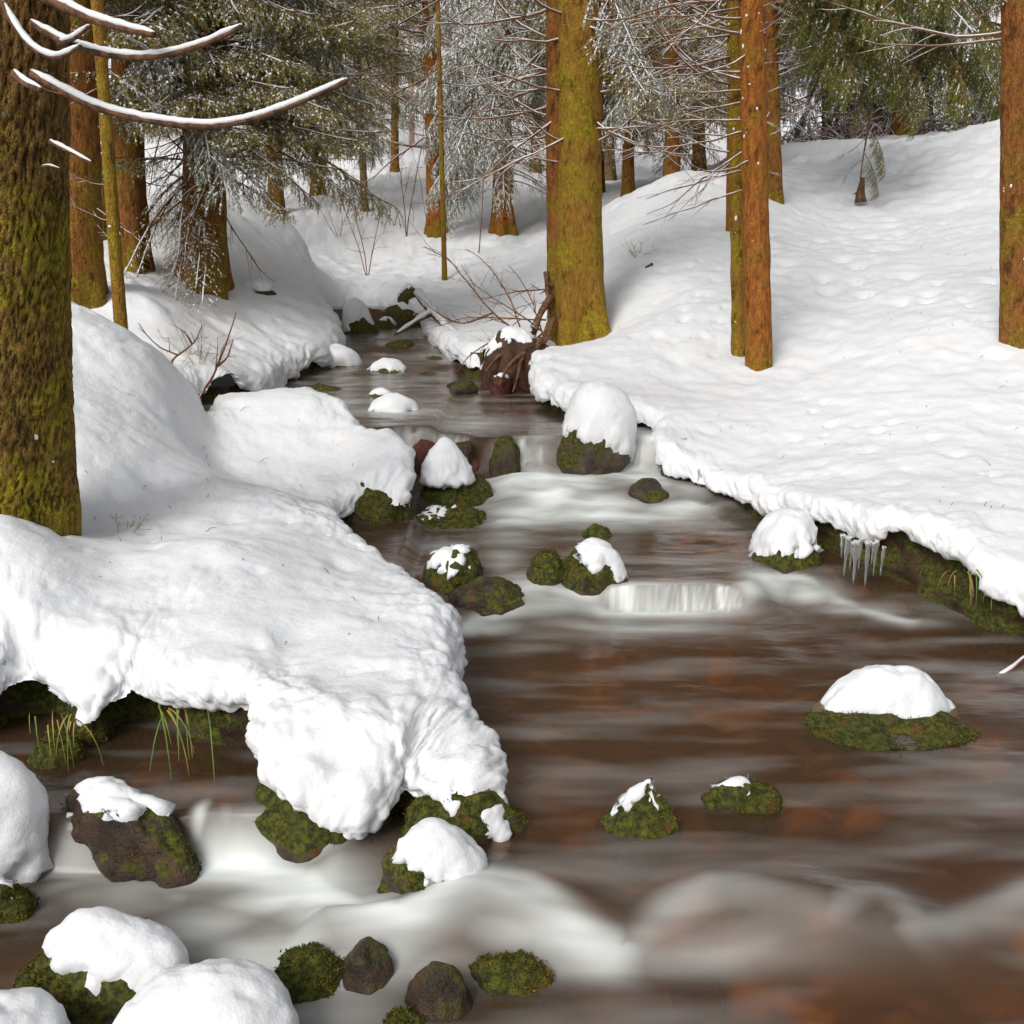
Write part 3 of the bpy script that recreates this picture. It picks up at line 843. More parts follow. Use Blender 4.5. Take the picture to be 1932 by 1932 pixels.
def stone(name, label, u0, u1, vt, vb, zb, seed, mat=ROCK_MOSS, cap=None, deep=0.8, sub=5, moss=0, sink=0.35, ang=0.5, cat='boulder', lean=0.0, group=None, rot=None, peak=0.0, dD=0.0, top=None):
    """a stone whose front foot stands at picture place (mid u, vb) on level zb, as wide as u0..u1, with its top at vt.
    cap = (thickness m, how far down 0..1, sideways shift x, shift y)"""
    rng = np.random.default_rng(seed + 1000)
    front = W((u0 + u1) / 2, vb, zb)
    w = (u1 - u0) / F * front[1] / math.cos(PITCH) * 0.98
    Dc = front[1] + w * deep * 0.42 + dD
    x = ray((u0 + u1) / 2, vb)
    ctr = P((u0 + u1) / 2, (vt + vb) / 2, Dc)
    ztop = P((u0 + u1) / 2, vt, Dc)[2] if top is None else top
    T = cap[0] if cap else 0.0
    hgt = max(ztop - T - zb, 0.03)
    zc = zb - sink * hgt * 0.3
    ax = np.array((w / 2, w * deep / 2, ztop - T - zc))
    n, Fc = ico(sub)
    # angular rock: smooth minimum of planes
    R = np.ones(len(n)) ** 1
    s = 0.0
    kk = 14
    pn = rng.normal(size=(kk, 3)); pn /= np.linalg.norm(pn, axis=1)[:, None]
    pd = rng.uniform(0.72, 1.0, kk)
    acc = np.ones(len(n))
    for a, b in zip(pn, pd):
        acc += np.clip((n @ a) / b, 0.01, None) ** 14
    R = (1 - ang) + ang * 1.16 * acc ** (-1 / 14)
    V = n * R[:, None]
    if peak:
        h = np.clip(V[:, 2], 0, 1)
        V[:, :2] *= (1 - peak * h)[:, None]
    V[:, 0] += lean * np.clip(V[:, 2], 0, 1)
    V *= ax
    V += n * (0.07 * w * fbm(n + seed, 1.7, 3, seed % 7))[:, None]
    hmax = V[:, 2].max()
    V[:, 2] *= ax[2] / max(hmax, 1e-6)
    if rot:
        c, s_ = math.cos(rot), math.sin(rot)
        V = np.stack([V[:, 0] * c - V[:, 1] * s_, V[:, 0] * s_ + V[:, 1] * c, V[:, 2]], -1)
    V[:, 2] = np.where(V[:, 2] < 0, V[:, 2] * min(1.0, 0.25 / ax[2]), V[:, 2])
    org = np.array((ctr[0], Dc, zc))
    Vw = V + org
    N = normals(Vw, Fc)
    Vw = Vw + N * (0.006 * noise(Vw, 25, 1) + 0.012 * noise(Vw, 9, 2))[:, None]
    root = thing(name, label, cat, (org[0], org[1], zb), group)
    mb = MB(); mb.add(Vw, Fc)
    part('stone', mb, [mat], root)
    if cap:
        cov, sx, sy = cap[1], cap[2], cap[3]
        q = n + 0.0
        lev = N[:, 2] * 0.35 + V[:, 2] / ax[2] * 0.65
        sgn = lev - (1 - cov) + sx * V[:, 0] / ax[0] + sy * V[:, 1] / ax[1] + 0.13 * noise(Vw, 2.2 / w * 0.6, 5) + 0.07 * noise(Vw, 6.5 / w * .6, 6) + 0.03 * noise(Vw, 30, 7)
        soft = cap[4] if len(cap) > 4 else 0.42
        tt = np.clip(sgn / soft, 0, 1)
        th = T * (np.sqrt(np.clip(1 - (1 - tt) ** 2, 0, 1)) if soft < 1.5 else tt ** 0.8)
        th = th * np.clip(0.85 + 0.55 * noise(Vw + seed, 1.6 / w, 8) + 0.25 * noise(Vw, 4.0 / w, 9), 0.3, 1.5)
        up = np.array((0, 0, 1.0)) * 0.55 + N * 0.45
        C = Vw + up * th[:, None] + N * np.where(sgn > 0, 0.008, np.clip(sgn * 0.8, -0.04, 0))[:, None]
        edges = np.concatenate([Fc[:, [0, 1]], Fc[:, [1, 2]], Fc[:, [2, 0]]])
        deg = np.bincount(edges.ravel(), minlength=len(C))[:, None]
        for it in range(int(26 * (sub / 5) ** 4)):
            S_ = np.zeros_like(C)
            for k_ in range(3):
                S_[:, k_] = np.bincount(edges[:, 0], C[edges[:, 1], k_], len(C)) + np.bincount(edges[:, 1], C[edges[:, 0], k_], len(C))
            C = np.where((sgn > 0.02)[:, None], C * 0.4 + 0.6 * S_ / deg, C)
        NC = normals(C, Fc)
        kw = min(1.0, w / 0.35)
        rimw = np.exp(-(tt / 0.5) ** 2)
        qq = C + 0.015 * np.stack([noise(C, 11, 26), noise(C, 11, 27), noise(C, 11, 28)], -1)
        lum = (noise(C, 6, 11) * 0.020 + (bumps3(qq, 13, 3) * 0.026 + bumps3(qq, 28, 5) * 0.018 - 0.016) * (0.35 + 0.65 * rimw) + bumps3(qq, 56, 7) * 0.008 * (0.35 + 0.65 * rimw)) * kw
        C += NC * (lum * (sgn > 0))[:, None]
        f1, f2, cid = voronoi2(C[:, 0], C[:, 1], 13, 2)
        C[:, 2] -= np.where(cid > 0.35, 1, 0) * 0.012 * np.exp(-(f1 / 0.22) ** 2) * sstep(0.4, 0.8, tt)
        fm = (sgn[Fc] > -0.06).any(1)
        fk = Fc[fm]; used = np.unique(fk); rm = np.full(len(C), -1); rm[used] = np.arange(len(used))
        mb = MB(); mb.add(C[used], rm[fk])
        part('snow_cap', mb, [SNOW], root)
    if moss:
        free = np.ones(len(Vw), bool)
        if cap:
            free = sgn < 0.0
        free &= Vw[:, 2] > zb - 0.01
        if free.sum() > 10:
            part('moss', moss_blades(Vw[free], N[free], int(moss * 0.7), rng), [MOSS, MOSS_RUST], root, 'stuff', smooth=False)
    return root, Vw, N

def dome_cap(root, u0, u1, vt, vb, D, deep, p=1.0, q=2.0, lump=1.0, seed=0, skew=0.0):
    """a dome of snow of its own: flat foot, width u0..u1, foot at vb, top at vt"""
    n, Fc = ico(5)
    c0 = P((u0 + u1) / 2, vb, D); a = (u1 - u0) / 2 / F * D / math.cos(PITCH)
    b = a * deep
    h = P((u0 + u1) / 2, vt, D + b * 0.25)[2] - c0[2]
    z = np.clip(n[:, 2], 0, 1)
    rad = np.hypot(n[:, 0], n[:, 1])
    ang = np.arctan2(n[:, 1], n[:, 0])
    t = np.arctan2(z, rad) / (PI / 2)
    rr = np.clip(1 - t, 0, 1)
    hh = (1 - rr ** q) ** p
    V = np.stack([np.cos(ang) * rr * a + skew * a * hh, np.sin(ang) * rr * b, hh * h], -1)
    low = n[:, 2] < 0
    V[low] = np.stack([n[low, 0] * a * (1 + 0.5 * n[low, 2]), n[low, 1] * b * (1 + 0.5 * n[low, 2]), n[low, 2] * 0.035], -1)
    edge_w = 1 + 0.10 * noise(np.stack([np.cos(ang), np.sin(ang), 0 * ang], -1) + seed, 1.6, 4) + 0.05 * noise(np.stack([np.cos(ang), np.sin(ang), 0 * ang], -1) + seed, 4.5, 5)
    V[:, :2] *= (1 + (edge_w - 1) * np.where(low, 1, rr) ** 1.5)[:, None]
    V += np.array((c0[0], D + b, c0[2]))
    N = normals(V, Fc)
    rim = np.exp(-((V[:, 2] - c0[2]) / (0.35 * h)) ** 2)
    V += N * ((noise(V, 7, 11) * 0.014 + noise(V, 15, 12) * 0.008 + noise(V, 32, 13) * 0.0035 + (bumps3(V, 16, 3) * 0.020 + bumps3(V, 34, 5) * 0.014 + bumps3(V, 62, 7) * 0.007 - 0.014) * rim) * lump)[:, None]
    f1, f2, cid = voronoi2(V[:, 0], V[:, 1], 15, 2)
    V[:, 2] -= np.where(cid > 0.4, 1, 0) * 0.014 * np.exp(-(f1 / 0.2) ** 2) * (1 - rim) * lump
    mb = MB(); mb.add(V, Fc)
    part('snow_cap', mb, [SNOW], root)

Lg = 'stones in the stream'
# near pool
st, _, _ = stone('domed_boulder', 'low mossy boulder under a tall smooth dome of snow in the open pool', 1502, 1846, 1362, 1414, 0, 1, ROCK_MOSS, None, 0.62, moss=4200, ang=0.2, sink=.2)
dome_cap(st, 1552, 1836, 1280, 1400, 3.53, 0.55, 0.62, 2.6, 1.25, 1)
stone('pointed_stone', 'pointed brown mossy stone with snow on its tip in the pool', 1128, 1285, 1456, 1582, 0, 2, ROCK_HALF, (0.022, 0.42, -0.1, 0.15), 0.8, sub=4, moss=900, ang=0.9, peak=0.8, lean=0.3, cat='stone')
stone('oval_stone', 'small oval mossy stone with two snow crumbs beside the pointed stone', 1320, 1480, 1463, 1535, 0, 3, ROCK_MOSS, (0.018, 0.20, -0.25, 0.0), 0.55, sub=4, moss=2000, ang=0.3, cat='stone')
stone('capped_stone', 'mossy green stone with jagged snow cap at the tip of the snow tongue', 708, 925, 1545, 1690, -0.02, 4, ROCK_MOSS, (0.055, 0.55, 0.45, -0.1), 0.75, moss=3500, ang=0.6)
stone('bank_boulder', 'big mossy boulder carrying the hanging snow lobe of the near bank', 432, 775, 1430, 1612, -0.08, 5, ROCK_MOSS, None, 0.8, moss=5600, ang=0.5, dD=-0.04)
stone('bank_boulder', 'dark wet boulder under the pointed end of the snow tongue', 745, 1002, 1480, 1600, -0.02, 6, ROCK_HALF, None, 0.6, moss=2500, ang=0.5)
stone('stone_slab', 'leaning brown wet slab with two snow clumps in the side channel', 85, 405, 1478, 1645, -0.06, 7, ROCK_WET, (0.03, 0.30, -0.12, 0.2), 0.42, ang=0.9, lean=-0.35, rot=-0.35, moss=800)
stone('tall_snow_boulder', 'tall white snow lump on a dark boulder cut by the picture edge', -175, 82, 1385, 1680, -0.08, 8, ROCK_HALF, (0.10, 0.95, 0.0, -0.05), 0.8, ang=0.3, moss=1200)
stone('mossy_stone', 'small round mossy stone sprinkled with snow below the tall snow lump', -60, 68, 1655, 1750, -0.1, 9, ROCK_MOSS, (0.01, 0.22, 0.1, 0.1), 0.8, sub=4, moss=2500, ang=0.3, cat='stone')
stone('snowy_boulder', 'long mossy boulder with thick snow on its right half in the foam', 12, 378, 1725, 1915, -0.1, 10, ROCK_MOSS, (0.06, 0.62, 0.42, 0.12), 0.6, moss=4500, ang=0.55)
stone('snow_dome', 'smooth round snow dome on a stone at the foot of the foam', 212, 590, 1832, 2060, -0.1, 11, ROCK_HALF, (0.09, 1.0, 0, 0), 0.75, ang=0.15)
stone('snow_dome', 'low snow slope on a stone in the near left corner', -180, 160, 1880, 2080, -0.1, 12, ROCK_HALF, (0.08, 1.0, -0.1, 0), 0.8, ang=0.15)
stone('mossy_stone', 'half drowned bright green stone with a bare pink top in the foam', 515, 665, 1790, 1880, -0.1, 13, ROCK_MOSS, None, 0.9, sub=4, moss=2600, ang=0.5, cat='stone')
stone('wet_stone', 'smooth wet brown stone touching the half drowned green stone', 630, 755, 1765, 1875, -0.1, 14, ROCK_WET, None, 0.9, sub=4, ang=0.3, cat='stone')
stone('mossy_stone', 'flat green mossy stone awash below the standing wave', 870, 1055, 1805, 1880, -0.11, 15, ROCK_MOSS, None, 0.6, sub=4, moss=1800, ang=0.3, cat='stone')
stone('wet_stone', 'dark brown stone wedged beside the flat green stone', 755, 900, 1815, 1930, -0.12, 16, ROCK_WET, None, 0.8, sub=4, ang=0.6, cat='stone')
stone('mossy_stone', 'small bright moss cushion at the bottom of the stream', 712, 805, 1905, 1960, -0.12, 17, ROCK_MOSS, None, 0.8, sub=4, moss=1200, ang=0.3, cat='stone')
stone('red_stone', 'dark red triangular stone just under the water', 1640, 1800, 1752, 1860, -0.2, 18, ROCK_RED, None, 0.9, sub=4, ang=0.7, peak=0.4, cat='stone', top=-0.085, dD=0.1)
stone('red_stone', 'small red stone sunk in the water under the wave', 1255, 1375, 1905, 1960, -0.2, 19, ROCK_RED, None, 0.9, sub=4, ang=0.4, cat='stone', top=-0.125, dD=0.1)
stone('mossy_stone', 'mossy bank stone below the snow crumbs at the bend', 795, 868, 1215, 1310, 0.0, 20, ROCK_MOSS, None, 1.2, sub=4, moss=2200, ang=0.4, cat='stone')
stone('mossy_stone', 'mossy bank stone by the hanging yellow grass', 50, 165, 1385, 1455, 0.05, 21, ROCK_MOSS, None, 0.9, sub=4, moss=2000, ang=0.4, cat='stone')
# second level
stone('mossy_stone', 'round green mossy stone with a snow crumb left of the little fall', 793, 920, 1030, 1118, 0.08, 22, ROCK_MOSS, (0.01, 0.13, -0.2, -0.35), 0.9, moss=2600, ang=0.35, cat='stone')
stone('wet_stone', 'smooth brown dome of stone with water sliding over it', 838, 1003, 1088, 1152, 0.04, 23, ROCK_WET, None, 0.7, ang=0.1, cat='stone')
stone('mossy_boulder', 'dark mossy boulder with a snow patch on its right shoulder at the little fall', 1050, 1182, 1010, 1108, 0.10, 24, ROCK_MOSS, (0.035, 0.40, 0.42, -0.05), 0.9, moss=2600, ang=0.65)
stone('mossy_boulder', 'brown boulder leaning on the snow-patched boulder at the little fall', 988, 1075, 1040, 1103, 0.10, 25, ROCK_HALF, None, 0.9, sub=4, moss=1200, ang=0.5)
stone('mossy_stone', 'small moss hump peeping behind the snow-patched boulder', 1098, 1155, 990, 1030, 0.11, 26, ROCK_MOSS, None, 0.9, sub=4, moss=800, ang=0.3, cat='stone', dD=0.15)
stone('mossy_stone', 'flat wet mossy stone beside the overhung dark boulder', 772, 928, 950, 996, 0.11, 27, ROCK_MOSS, (0.015, 0.1, -0.45, -0.1), 0.7, moss=1800, ang=0.2, cat='stone')
st, _, _ = stone('cone_snow_stone', 'mossy stone with a pointed cone of snow beside the main fall', 786, 942, 888, 962, 0.13, 28, ROCK_MOSS, None, 0.85, moss=3600, ang=0.35)
dome_cap(st, 790, 893, 828, 915, 6.32, 0.9, 0.95, 1.75, 1.2, 3, -0.12)
stone('overhung_boulder', 'dark wet boulder overhung by the bulging snow mass', 605, 792, 905, 1004, 0.11, 29, ROCK_HALF, None, 0.9, moss=2500, ang=0.35, dD=-0.05)
# main fall
for i, (a, b, t_, c, lab, mt) in enumerate([(1050, 1190, 805, 900, 'mossy wet ledge stone at the right of the main fall', ROCK_HALF), (925, 985, 822, 905, 'narrow mossy ledge stone in the middle of the main fall', ROCK_HALF),
                                            (845, 905, 832, 895, 'small dark ledge stone behind the snow cone', ROCK_WET), (765, 835, 828, 905, 'reddish wet ledge stone left of the snow cone', ROCK_RED),
                                            (865, 925, 858, 895, 'flat rust red stone peeping over the snow cone', ROCK_RED)]):
    stone('ledge_stone', lab, a, b, t_, c, 0.2, 40 + i, mt, None, 0.9, sub=4, ang=0.5, cat='stone', moss=700 if mt is ROCK_HALF else 0, dD=-0.12)
stone('snow_boulder', 'shaggy snow covered boulder with moss on its side right above the main fall', 1060, 1186, 712, 860, 0.40, 50, ROCK_MOSS, (0.11, 0.80, 0.25, 0.0), 1.2, moss=2000, ang=0.95, lean=0.15)
stone('snow_clump_stone', 'dark stone under a drooping snow tongue below the slope by the little fall', 1408, 1540, 950, 1086, 0.06, 51, ROCK_HALF, (0.08, 0.70, -0.05, 0.25), 1.3, moss=1000, ang=0.95, lean=0.3)
stone('wet_stone', 'wet brown stone splitting the foam below the right chute', 1180, 1262, 900, 950, 0.17, 52, ROCK_WET, None, 0.9, sub=4, ang=0.2, cat='stone')
# upper pool and rapids
stone('snow_stone', 'low stone with snow loaf in the middle of the upper pool', 693, 787, 738, 790, 0.46, 60, ROCK_MOSS, (0.10, 0.75, 0.05, 0.0), 0.8, sub=4, moss=700, ang=0.3, cat='stone')
stone('snow_stone', 'mossy stone with thin snow behind the snow loaf stone', 688, 748, 728, 768, 0.46, 61, ROCK_MOSS, (0.04, 0.45, 0.0, 0.0), 0.8, sub=4, moss=400, ang=0.3, cat='stone', dD=0.2)
stone('snow_stone', 'bare brown stone with snow on its crown in the rapids', 690, 775, 670, 716, 0.50, 62, ROCK_HALF, (0.07, 0.45, -0.05, 0.1), 0.8, sub=4, ang=0.4, cat='stone')
stone('snow_stone', 'stone wholly covered by a round snow loaf at the left of the rapids', 598, 682, 648, 700, 0.55, 63, ROCK_MOSS, (0.14, 0.85, 0.0, 0.0), 0.8, sub=4, ang=0.3, cat='stone')
stone('mossy_stone', 'olive stone with a snow smear beside the round snow loaf', 553, 625, 674, 710, 0.52, 64, ROCK_HALF, (0.05, 0.3, -0.1, 0.4), 0.8, sub=4, ang=0.3, cat='stone', moss=300)
stone('mossy_stone', 'small mossy hump high in the rapids', 722, 790, 640, 664, 0.66, 65, ROCK_MOSS, None, 0.8, sub=4, ang=0.3, cat='stone', moss=400)
stone('block_stone', 'upright mossy block with a white snow hood at the head of the stream', 640, 708, 556, 640, 0.74, 66, ROCK_MOSS, (0.22, 0.50, -0.1, 0.05), 0.9, sub=4, ang=0.85, moss=500)
stone('dark_stone', 'dark square stone with a little snow right of the upright block', 703, 752, 592, 632, 0.74, 67, ROCK_HALF, (0.05, 0.25, 0.2, 0.3), 0.9, sub=4, ang=0.9, cat='stone')
stone('dark_stone', 'brown boulder in the shade of the snow roll at the stream head', 718, 795, 562, 620, 0.8, 68, ROCK_HALF, (0.08, 0.3, 0.2, 0.3), 0.9, sub=4, ang=0.5, cat='stone')
stone('snow_stone', 'snow lump at the water edge under the brushwood', 848, 905, 645, 692, 0.56, 69, ROCK_WET, (0.16, 0.85, 0.0, 0.0), 0.9, sub=4, ang=0.3, cat='stone')
stone('snow_stone', 'tiny snow topped stone near the stream head', 828, 852, 646, 660, 0.66, 70, ROCK_WET, (0.05, 0.8, 0.0, 0.0), 0.9, sub=3, ang=0.3, cat='stone')
stone('wet_stone', 'dark stone with a snow dot at the foot of the root bank', 925, 968, 700, 732, 0.52, 71, ROCK_RED, (0.03, 0.25, 0.0, 0.2), 0.9, sub=4, ang=0.4, cat='stone')
for i, (a, b, t_, c) in enumerate([(560, 650, 724, 742), (840, 900, 715, 735), (780, 830, 702, 718), (795, 840, 672, 686), (700, 760, 655, 668)]):
    stone('drowned_stone', ['low drowned stone by the left bank of the rapids', 'low drowned stone below the root bank', 'drowned stone between the crowned stone and the root bank', 'small drowned stone below the tiny snow stone', 'drowned stone upstream of the crowned brown stone'][i], a, b, t_, c, 0.50 if c > 700 else 0.6, 80 + i, ROCK_WET, None, 0.8, sub=3, ang=0.2, cat='stone')
# rocks in the snow
stone('mossy_rock', 'mossy yellow rock half buried in snow left of the double trunk', 972, 1048, 440, 486, P(1008, 482, hit(1008, 482))[2], 90, ROCK_MOSS, (0.06, 0.3, -0.3, 0.3), 0.9, sub=4, ang=0.6, sink=1.5, moss=900)
stone('mossy_rock', 'mossy flat rock in the snow below the big spruce', 440, 516, 520, 552, P(478, 552, hit(478, 552))[2], 91, ROCK_MOSS, (0.14, 0.6, -0.3, 0.0), 0.7, sub=4, ang=0.7)
stone('mossy_rock', 'mossy rock under the snow roll above the stream head', 752, 792, 530, 568, P(772, 568, hit(772, 568))[2], 92, ROCK_MOSS, (0.08, 0.4, -0.2, 0.2), 0.8, sub=4, ang=0.6)

# ------------------------------------------------------------------ trees: trunks
def trunk_mesh(path, rad, flare=0.5, flare_h=0.35, sides=40, dz=0.06, bark=0.012, seed=0, cracks=0.0, lobes=5):
    """tapering trunk along a path of world points, root flare at its foot"""
    path = np.asarray(path, float)
    L = np.linalg.norm(path[-1] - path[0])
    n = max(12, int(L / dz))
    t = np.linspace(0, 1, n) ** 1.25
    s = np.concatenate([[0], np.cumsum(np.linalg.norm(np.diff(path, axis=0), axis=1))]); L = s[-1]; s = s / L
    C = np.stack([np.interp(t, s, path[:, k]) for k in range(3)], -1)
    R = np.interp(t, [0, 0.4, 1], [rad * 1.04, rad * 0.84, rad * 0.2])
    h = np.maximum(t * L - 0.25, 0)
    a = np.arange(sides) * 2 * math.pi / sides
    A, Hh = np.meshgrid(a, h)
    ph = seed * 1.7
    lob = 0.55 + 0.45 * np.cos(lobes * A + ph) + 0.25 * np.cos(3 * A + 2 * ph)
    rr = R[:, None] * (1 + flare * np.exp(-Hh / flare_h) * lob)
    ca, sa = np.cos(A), np.sin(A)
    p = np.stack([ca * rad * 3, sa * rad * 3, Hh * 0.5], -1)
    rr = rr * (1 + 0.06 * noise(p + seed, 1.5, 3)) + bark * noise(np.stack([ca * rad * 22, sa * rad * 22, Hh * 5], -1) + seed, 1, 4)
    cr = None
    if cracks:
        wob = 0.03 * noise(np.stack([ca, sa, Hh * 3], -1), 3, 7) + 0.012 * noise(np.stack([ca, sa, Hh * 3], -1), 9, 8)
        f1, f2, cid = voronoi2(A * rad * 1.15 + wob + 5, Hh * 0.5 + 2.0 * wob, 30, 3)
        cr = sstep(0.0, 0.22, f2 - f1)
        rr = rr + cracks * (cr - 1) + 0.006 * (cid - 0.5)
    V = np.stack([C[:, None, 0] + ca * rr, C[:, None, 1] + sa * rr, C[:, None, 2] + np.zeros_like(A)], -1)
    idx = np.arange(n * sides).reshape(n, sides)
    nx = np.roll(idx, -1, 1)
    fc = np.stack([idx[:-1], nx[:-1], nx[1:], idx[1:]], -1).reshape(-1, 4)
    mb = MB(); mb.add(V.reshape(-1, 3), fc)
    mb.crack = cr.ravel() if cr is not None else None
    return mb

def trunk_at(u_top, v_top, u_base, v_base, D, height, sink=0.25):
    b = P(u_base, v_base, D)
    t = P(u_top, v_top, D)
    dirv = (t - b) / (t - b)[2]
    dirv[1] = 0
    b = b + dirv * (float(ground(b[:1], b[1:2])[0]) - 0.02 - b[2])
    pts = [b - dirv * sink + np.array((0, 0, 0)), b, b + dirv * height * 0.5, b + dirv * height]
    k = np.array(pts); k[0, 2] = b[2] - sink; 
    return k, b, dirv

# ------------------------------------------------------------------ spruce branches (shared meshes)
def twig_needles(mb, pts, rng, per_m, ln, wd, mats, pr):
    """needle blades along one twig"""
    seg = np.linalg.norm(np.diff(pts, axis=0), axis=1); s = np.concatenate([[0], np.cumsum(seg)])
    k = max(3, int(s[-1] * per_m))
    t = rng.random(k) * s[-1]
    p = np.stack([np.interp(t, s, pts[:, i]) for i in range(3)], -1)
    d = (pts[-1] - pts[0]); d = d / (np.linalg.norm(d) + 1e-9)
    q = rng.normal(size=(k, 3)); q -= (q @ d)[:, None] * d; q /= np.linalg.norm(q, axis=1)[:, None] + 1e-9
    dv = d * 0.75 + q * 0.75
    sd_ = np.cross(dv, rng.normal(size=(k, 3))); sd_ /= np.linalg.norm(sd_, axis=1)[:, None] + 1e-9
    l_ = ln * rng.uniform(0.7, 1.2, k)[:, None]
    tri = np.stack([p - sd_ * wd / 2, p + sd_ * wd / 2, p + dv * l_], 1)
    m = rng.random(k)
    sel = np.where(m < pr, 1, 0)
    up = (q[:, 2] > 0.35) & (rng.random(k) < 0.5 * pr)
    f = np.arange(3 * k).reshape(-1, 3)
    b0 = mb.n
    mb.V.append(tri.reshape(-1, 3)); mb.n += 3 * k
    mb.F3.append(f + b0); mb.M3.append(np.where(rng.random(k) < pr * np.where(q[:, 2] > 0, 1.6, 0.3), 2, 1))

def snow_strip(mb, pts, r, rng, lift=0.6):
    n = len(pts)
    k = np.linspace(0, 1, n)
    prof = np.sqrt(np.clip(1 - (2 * k - 1) ** 4, 0.02, 1))
    mb.tube(pts + np.array((0, 0, r * lift)), r * prof * rng.uniform(0.75, 1.25, n), 5, 2, True, 0.8)

def snow_dabs(mb, pts, rng, n):
    """small flat snow crumbs caught on the twig"""
    n = int(n + rng.random())
    for i in range(n):
        f = rng.random() * (len(pts) - 1.001); k = int(f)
        p = pts[k] + (pts[k + 1] - pts[k]) * (f - k)
        d = pts[k + 1] - pts[k]; d = d / (np.linalg.norm(d) + 1e-9)
        sd_ = np.cross(d, (0, 0, 1.0)); sd_ /= np.linalg.norm(sd_) + 1e-6
        a = rng.uniform(0.009, 0.024); b = rng.uniform(0.006, 0.013)
        up = np.array((0, 0, rng.uniform(0.004, 0.009)))
        p = p + up
        mb.add(np.array([p + d * a, p + sd_ * b, p - d * a, p - sd_ * b, p + up * 1.2]), [[0, 1, 4], [1, 2, 4], [2, 3, 4], [3, 0, 4]], 2)

def curve_pts(p0, d, L, n, sag, rng, wob=0.04):
    """a twig that starts along d and sags"""
    d = d / np.linalg.norm(d)
    pts = [p0]
    for i in range(n):
        d = d + np.array((0, 0, -sag / n)) + rng.normal(size=3) * wob
        d = d / np.linalg.norm(d)
        pts.append(pts[-1] + d * L / n)
    return np.array(pts)

def spruce_branch(seed, L=1.6, nsec=22, l2=0.55, ntert=6, l3=0.2, per_m=130, nl=0.026, nw=0.0055, snow=0.35, sag=0.55, hang=0.8, bare=0.15, wood=TWIG, needle=NEEDLE, rise=0.25, name='spruce_branch'):
    rng = np.random.default_rng(seed)
    mb = MB()
    main = curve_pts(np.zeros(3), np.array((1, 0, rise)), L, 12, sag, rng, 0.03)
    main[-3:, 2] += np.array((0.01, 0.03, 0.07)) * L * 0.4
    mb.tube(main, np.linspace(0.016, 0.004, len(main)) * L / 1.6, 5, 0)
    s = np.linspace(0, 1, len(main))
    tn = np.gradient(main, axis=0); tn /= np.linalg.norm(tn, axis=1)[:, None]
    for i in range(nsec):
        f = bare + (1 - bare) * (i + rng.random()) / nsec
        p = np.array([np.interp(f, s, main[:, k]) for k in range(3)])
        t = np.array([np.interp(f, s, tn[:, k]) for k in range(3)])
        side = np.cross(t, (0, 0, 1.0)) * (1 if i % 2 else -1)
        d = t * 0.75 + side * rng.uniform(0.6, 1.0) + np.array((0, 0, rng.uniform(-0.1, 0.15)))
        ln2 = l2 * (1 - 0.65 * f) * rng.uniform(0.6, 1.25) + 0.08
        sec = curve_pts(p, d, ln2, 5, hang * 0.7, rng, 0.06)
        mb.tube(sec, np.linspace(0.005, 0.002, 6), 3, 0, False)
        twig_needles(mb, sec[1:], rng, per_m, nl, nw, None, snow * 0.55)
        if rng.random() < snow * 0.7:
            a_ = rng.integers(0, 3); snow_strip(mb, sec[a_:a_ + 3], rng.uniform(0.005, 0.011), rng)
        snow_dabs(mb, sec, rng, snow * ln2 * 30)
        for j in range(ntert):
            g = (j + 0.6 + 0.6 * rng.random()) / (ntert + 0.6)
            q = sec[0] + 0; q = np.array([np.interp(g, np.linspace(0, 1, 6), sec[:, k]) for k in range(3)])
            t2 = sec[min(5, int(g * 5) + 1)] - sec[int(g * 5 * 0.99)]
            t2 = t2 / (np.linalg.norm(t2) + 1e-9)
            s2 = np.cross(t2, (0, 0, 1.0)) * (1 if j % 2 else -1)
            d3 = t2 * 0.6 + s2 * 0.6 + np.array((0, 0, -hang * rng.uniform(0.5, 1.4)))
            ter = curve_pts(q, d3, l3 * rng.uniform(0.5, 1.35) * (1 - 0.3 * g), 3, hang * 0.5, rng, 0.08)
            mb.tube(ter, (0.0025, 0.002, 0.0018, 0.0012), 3, 0, False)
            twig_needles(mb, ter, rng, per_m, nl, nw, None, snow * 0.5)
            snow_dabs(mb, ter, rng, snow * 3.2)
    twig_needles(mb, main[8:], rng, per_m, nl, nw, None, snow * 0.5)
    if snow > 0.15:
        a = rng.integers(0, 3)
        snow_strip(mb, main[a:a + 5] , 0.013 * L / 1.6, rng); snow_strip(mb, main[a + 6:], 0.009 * L / 1.6, rng)
    return mb.mesh(name, [wood, needle, SNOW], False)

BR_OLIVE = [spruce_branch(100 + i, snow=0.26, needle=NEEDLE_OLIVE, nsec=22, ntert=5, per_m=150, nl=0.028, nw=0.0065, hang=0.7, l3=0.17) for i in range(5)]
BR_SNOWY = [spruce_branch(200 + i, snow=0.55, needle=NEEDLE_GREY, hang=1.1, sag=0.9, l3=0.22, rise=0.0, nsec=20, ntert=5, per_m=170, nl=0.03, nw=0.0075) for i in range(5)]
BR_GREEN = [spruce_branch(300 + i, snow=0.14, needle=NEEDLE, hang=1.6, sag=0.9, l3=0.28, l2=0.5, nsec=22, ntert=6, per_m=170, nl=0.034, nw=0.008, rise=0.1) for i in range(5)]
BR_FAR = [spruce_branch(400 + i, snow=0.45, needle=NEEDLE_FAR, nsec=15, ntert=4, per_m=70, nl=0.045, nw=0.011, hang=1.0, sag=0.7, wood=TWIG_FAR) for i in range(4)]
BR_THIN = [spruce_branch(500 + i, snow=0.22, needle=NEEDLE_OLIVE, nsec=14, ntert=4, l2=0.4, l3=0.14, per_m=90, nl=0.024, nw=0.005, hang=0.5) for i in range(3)]

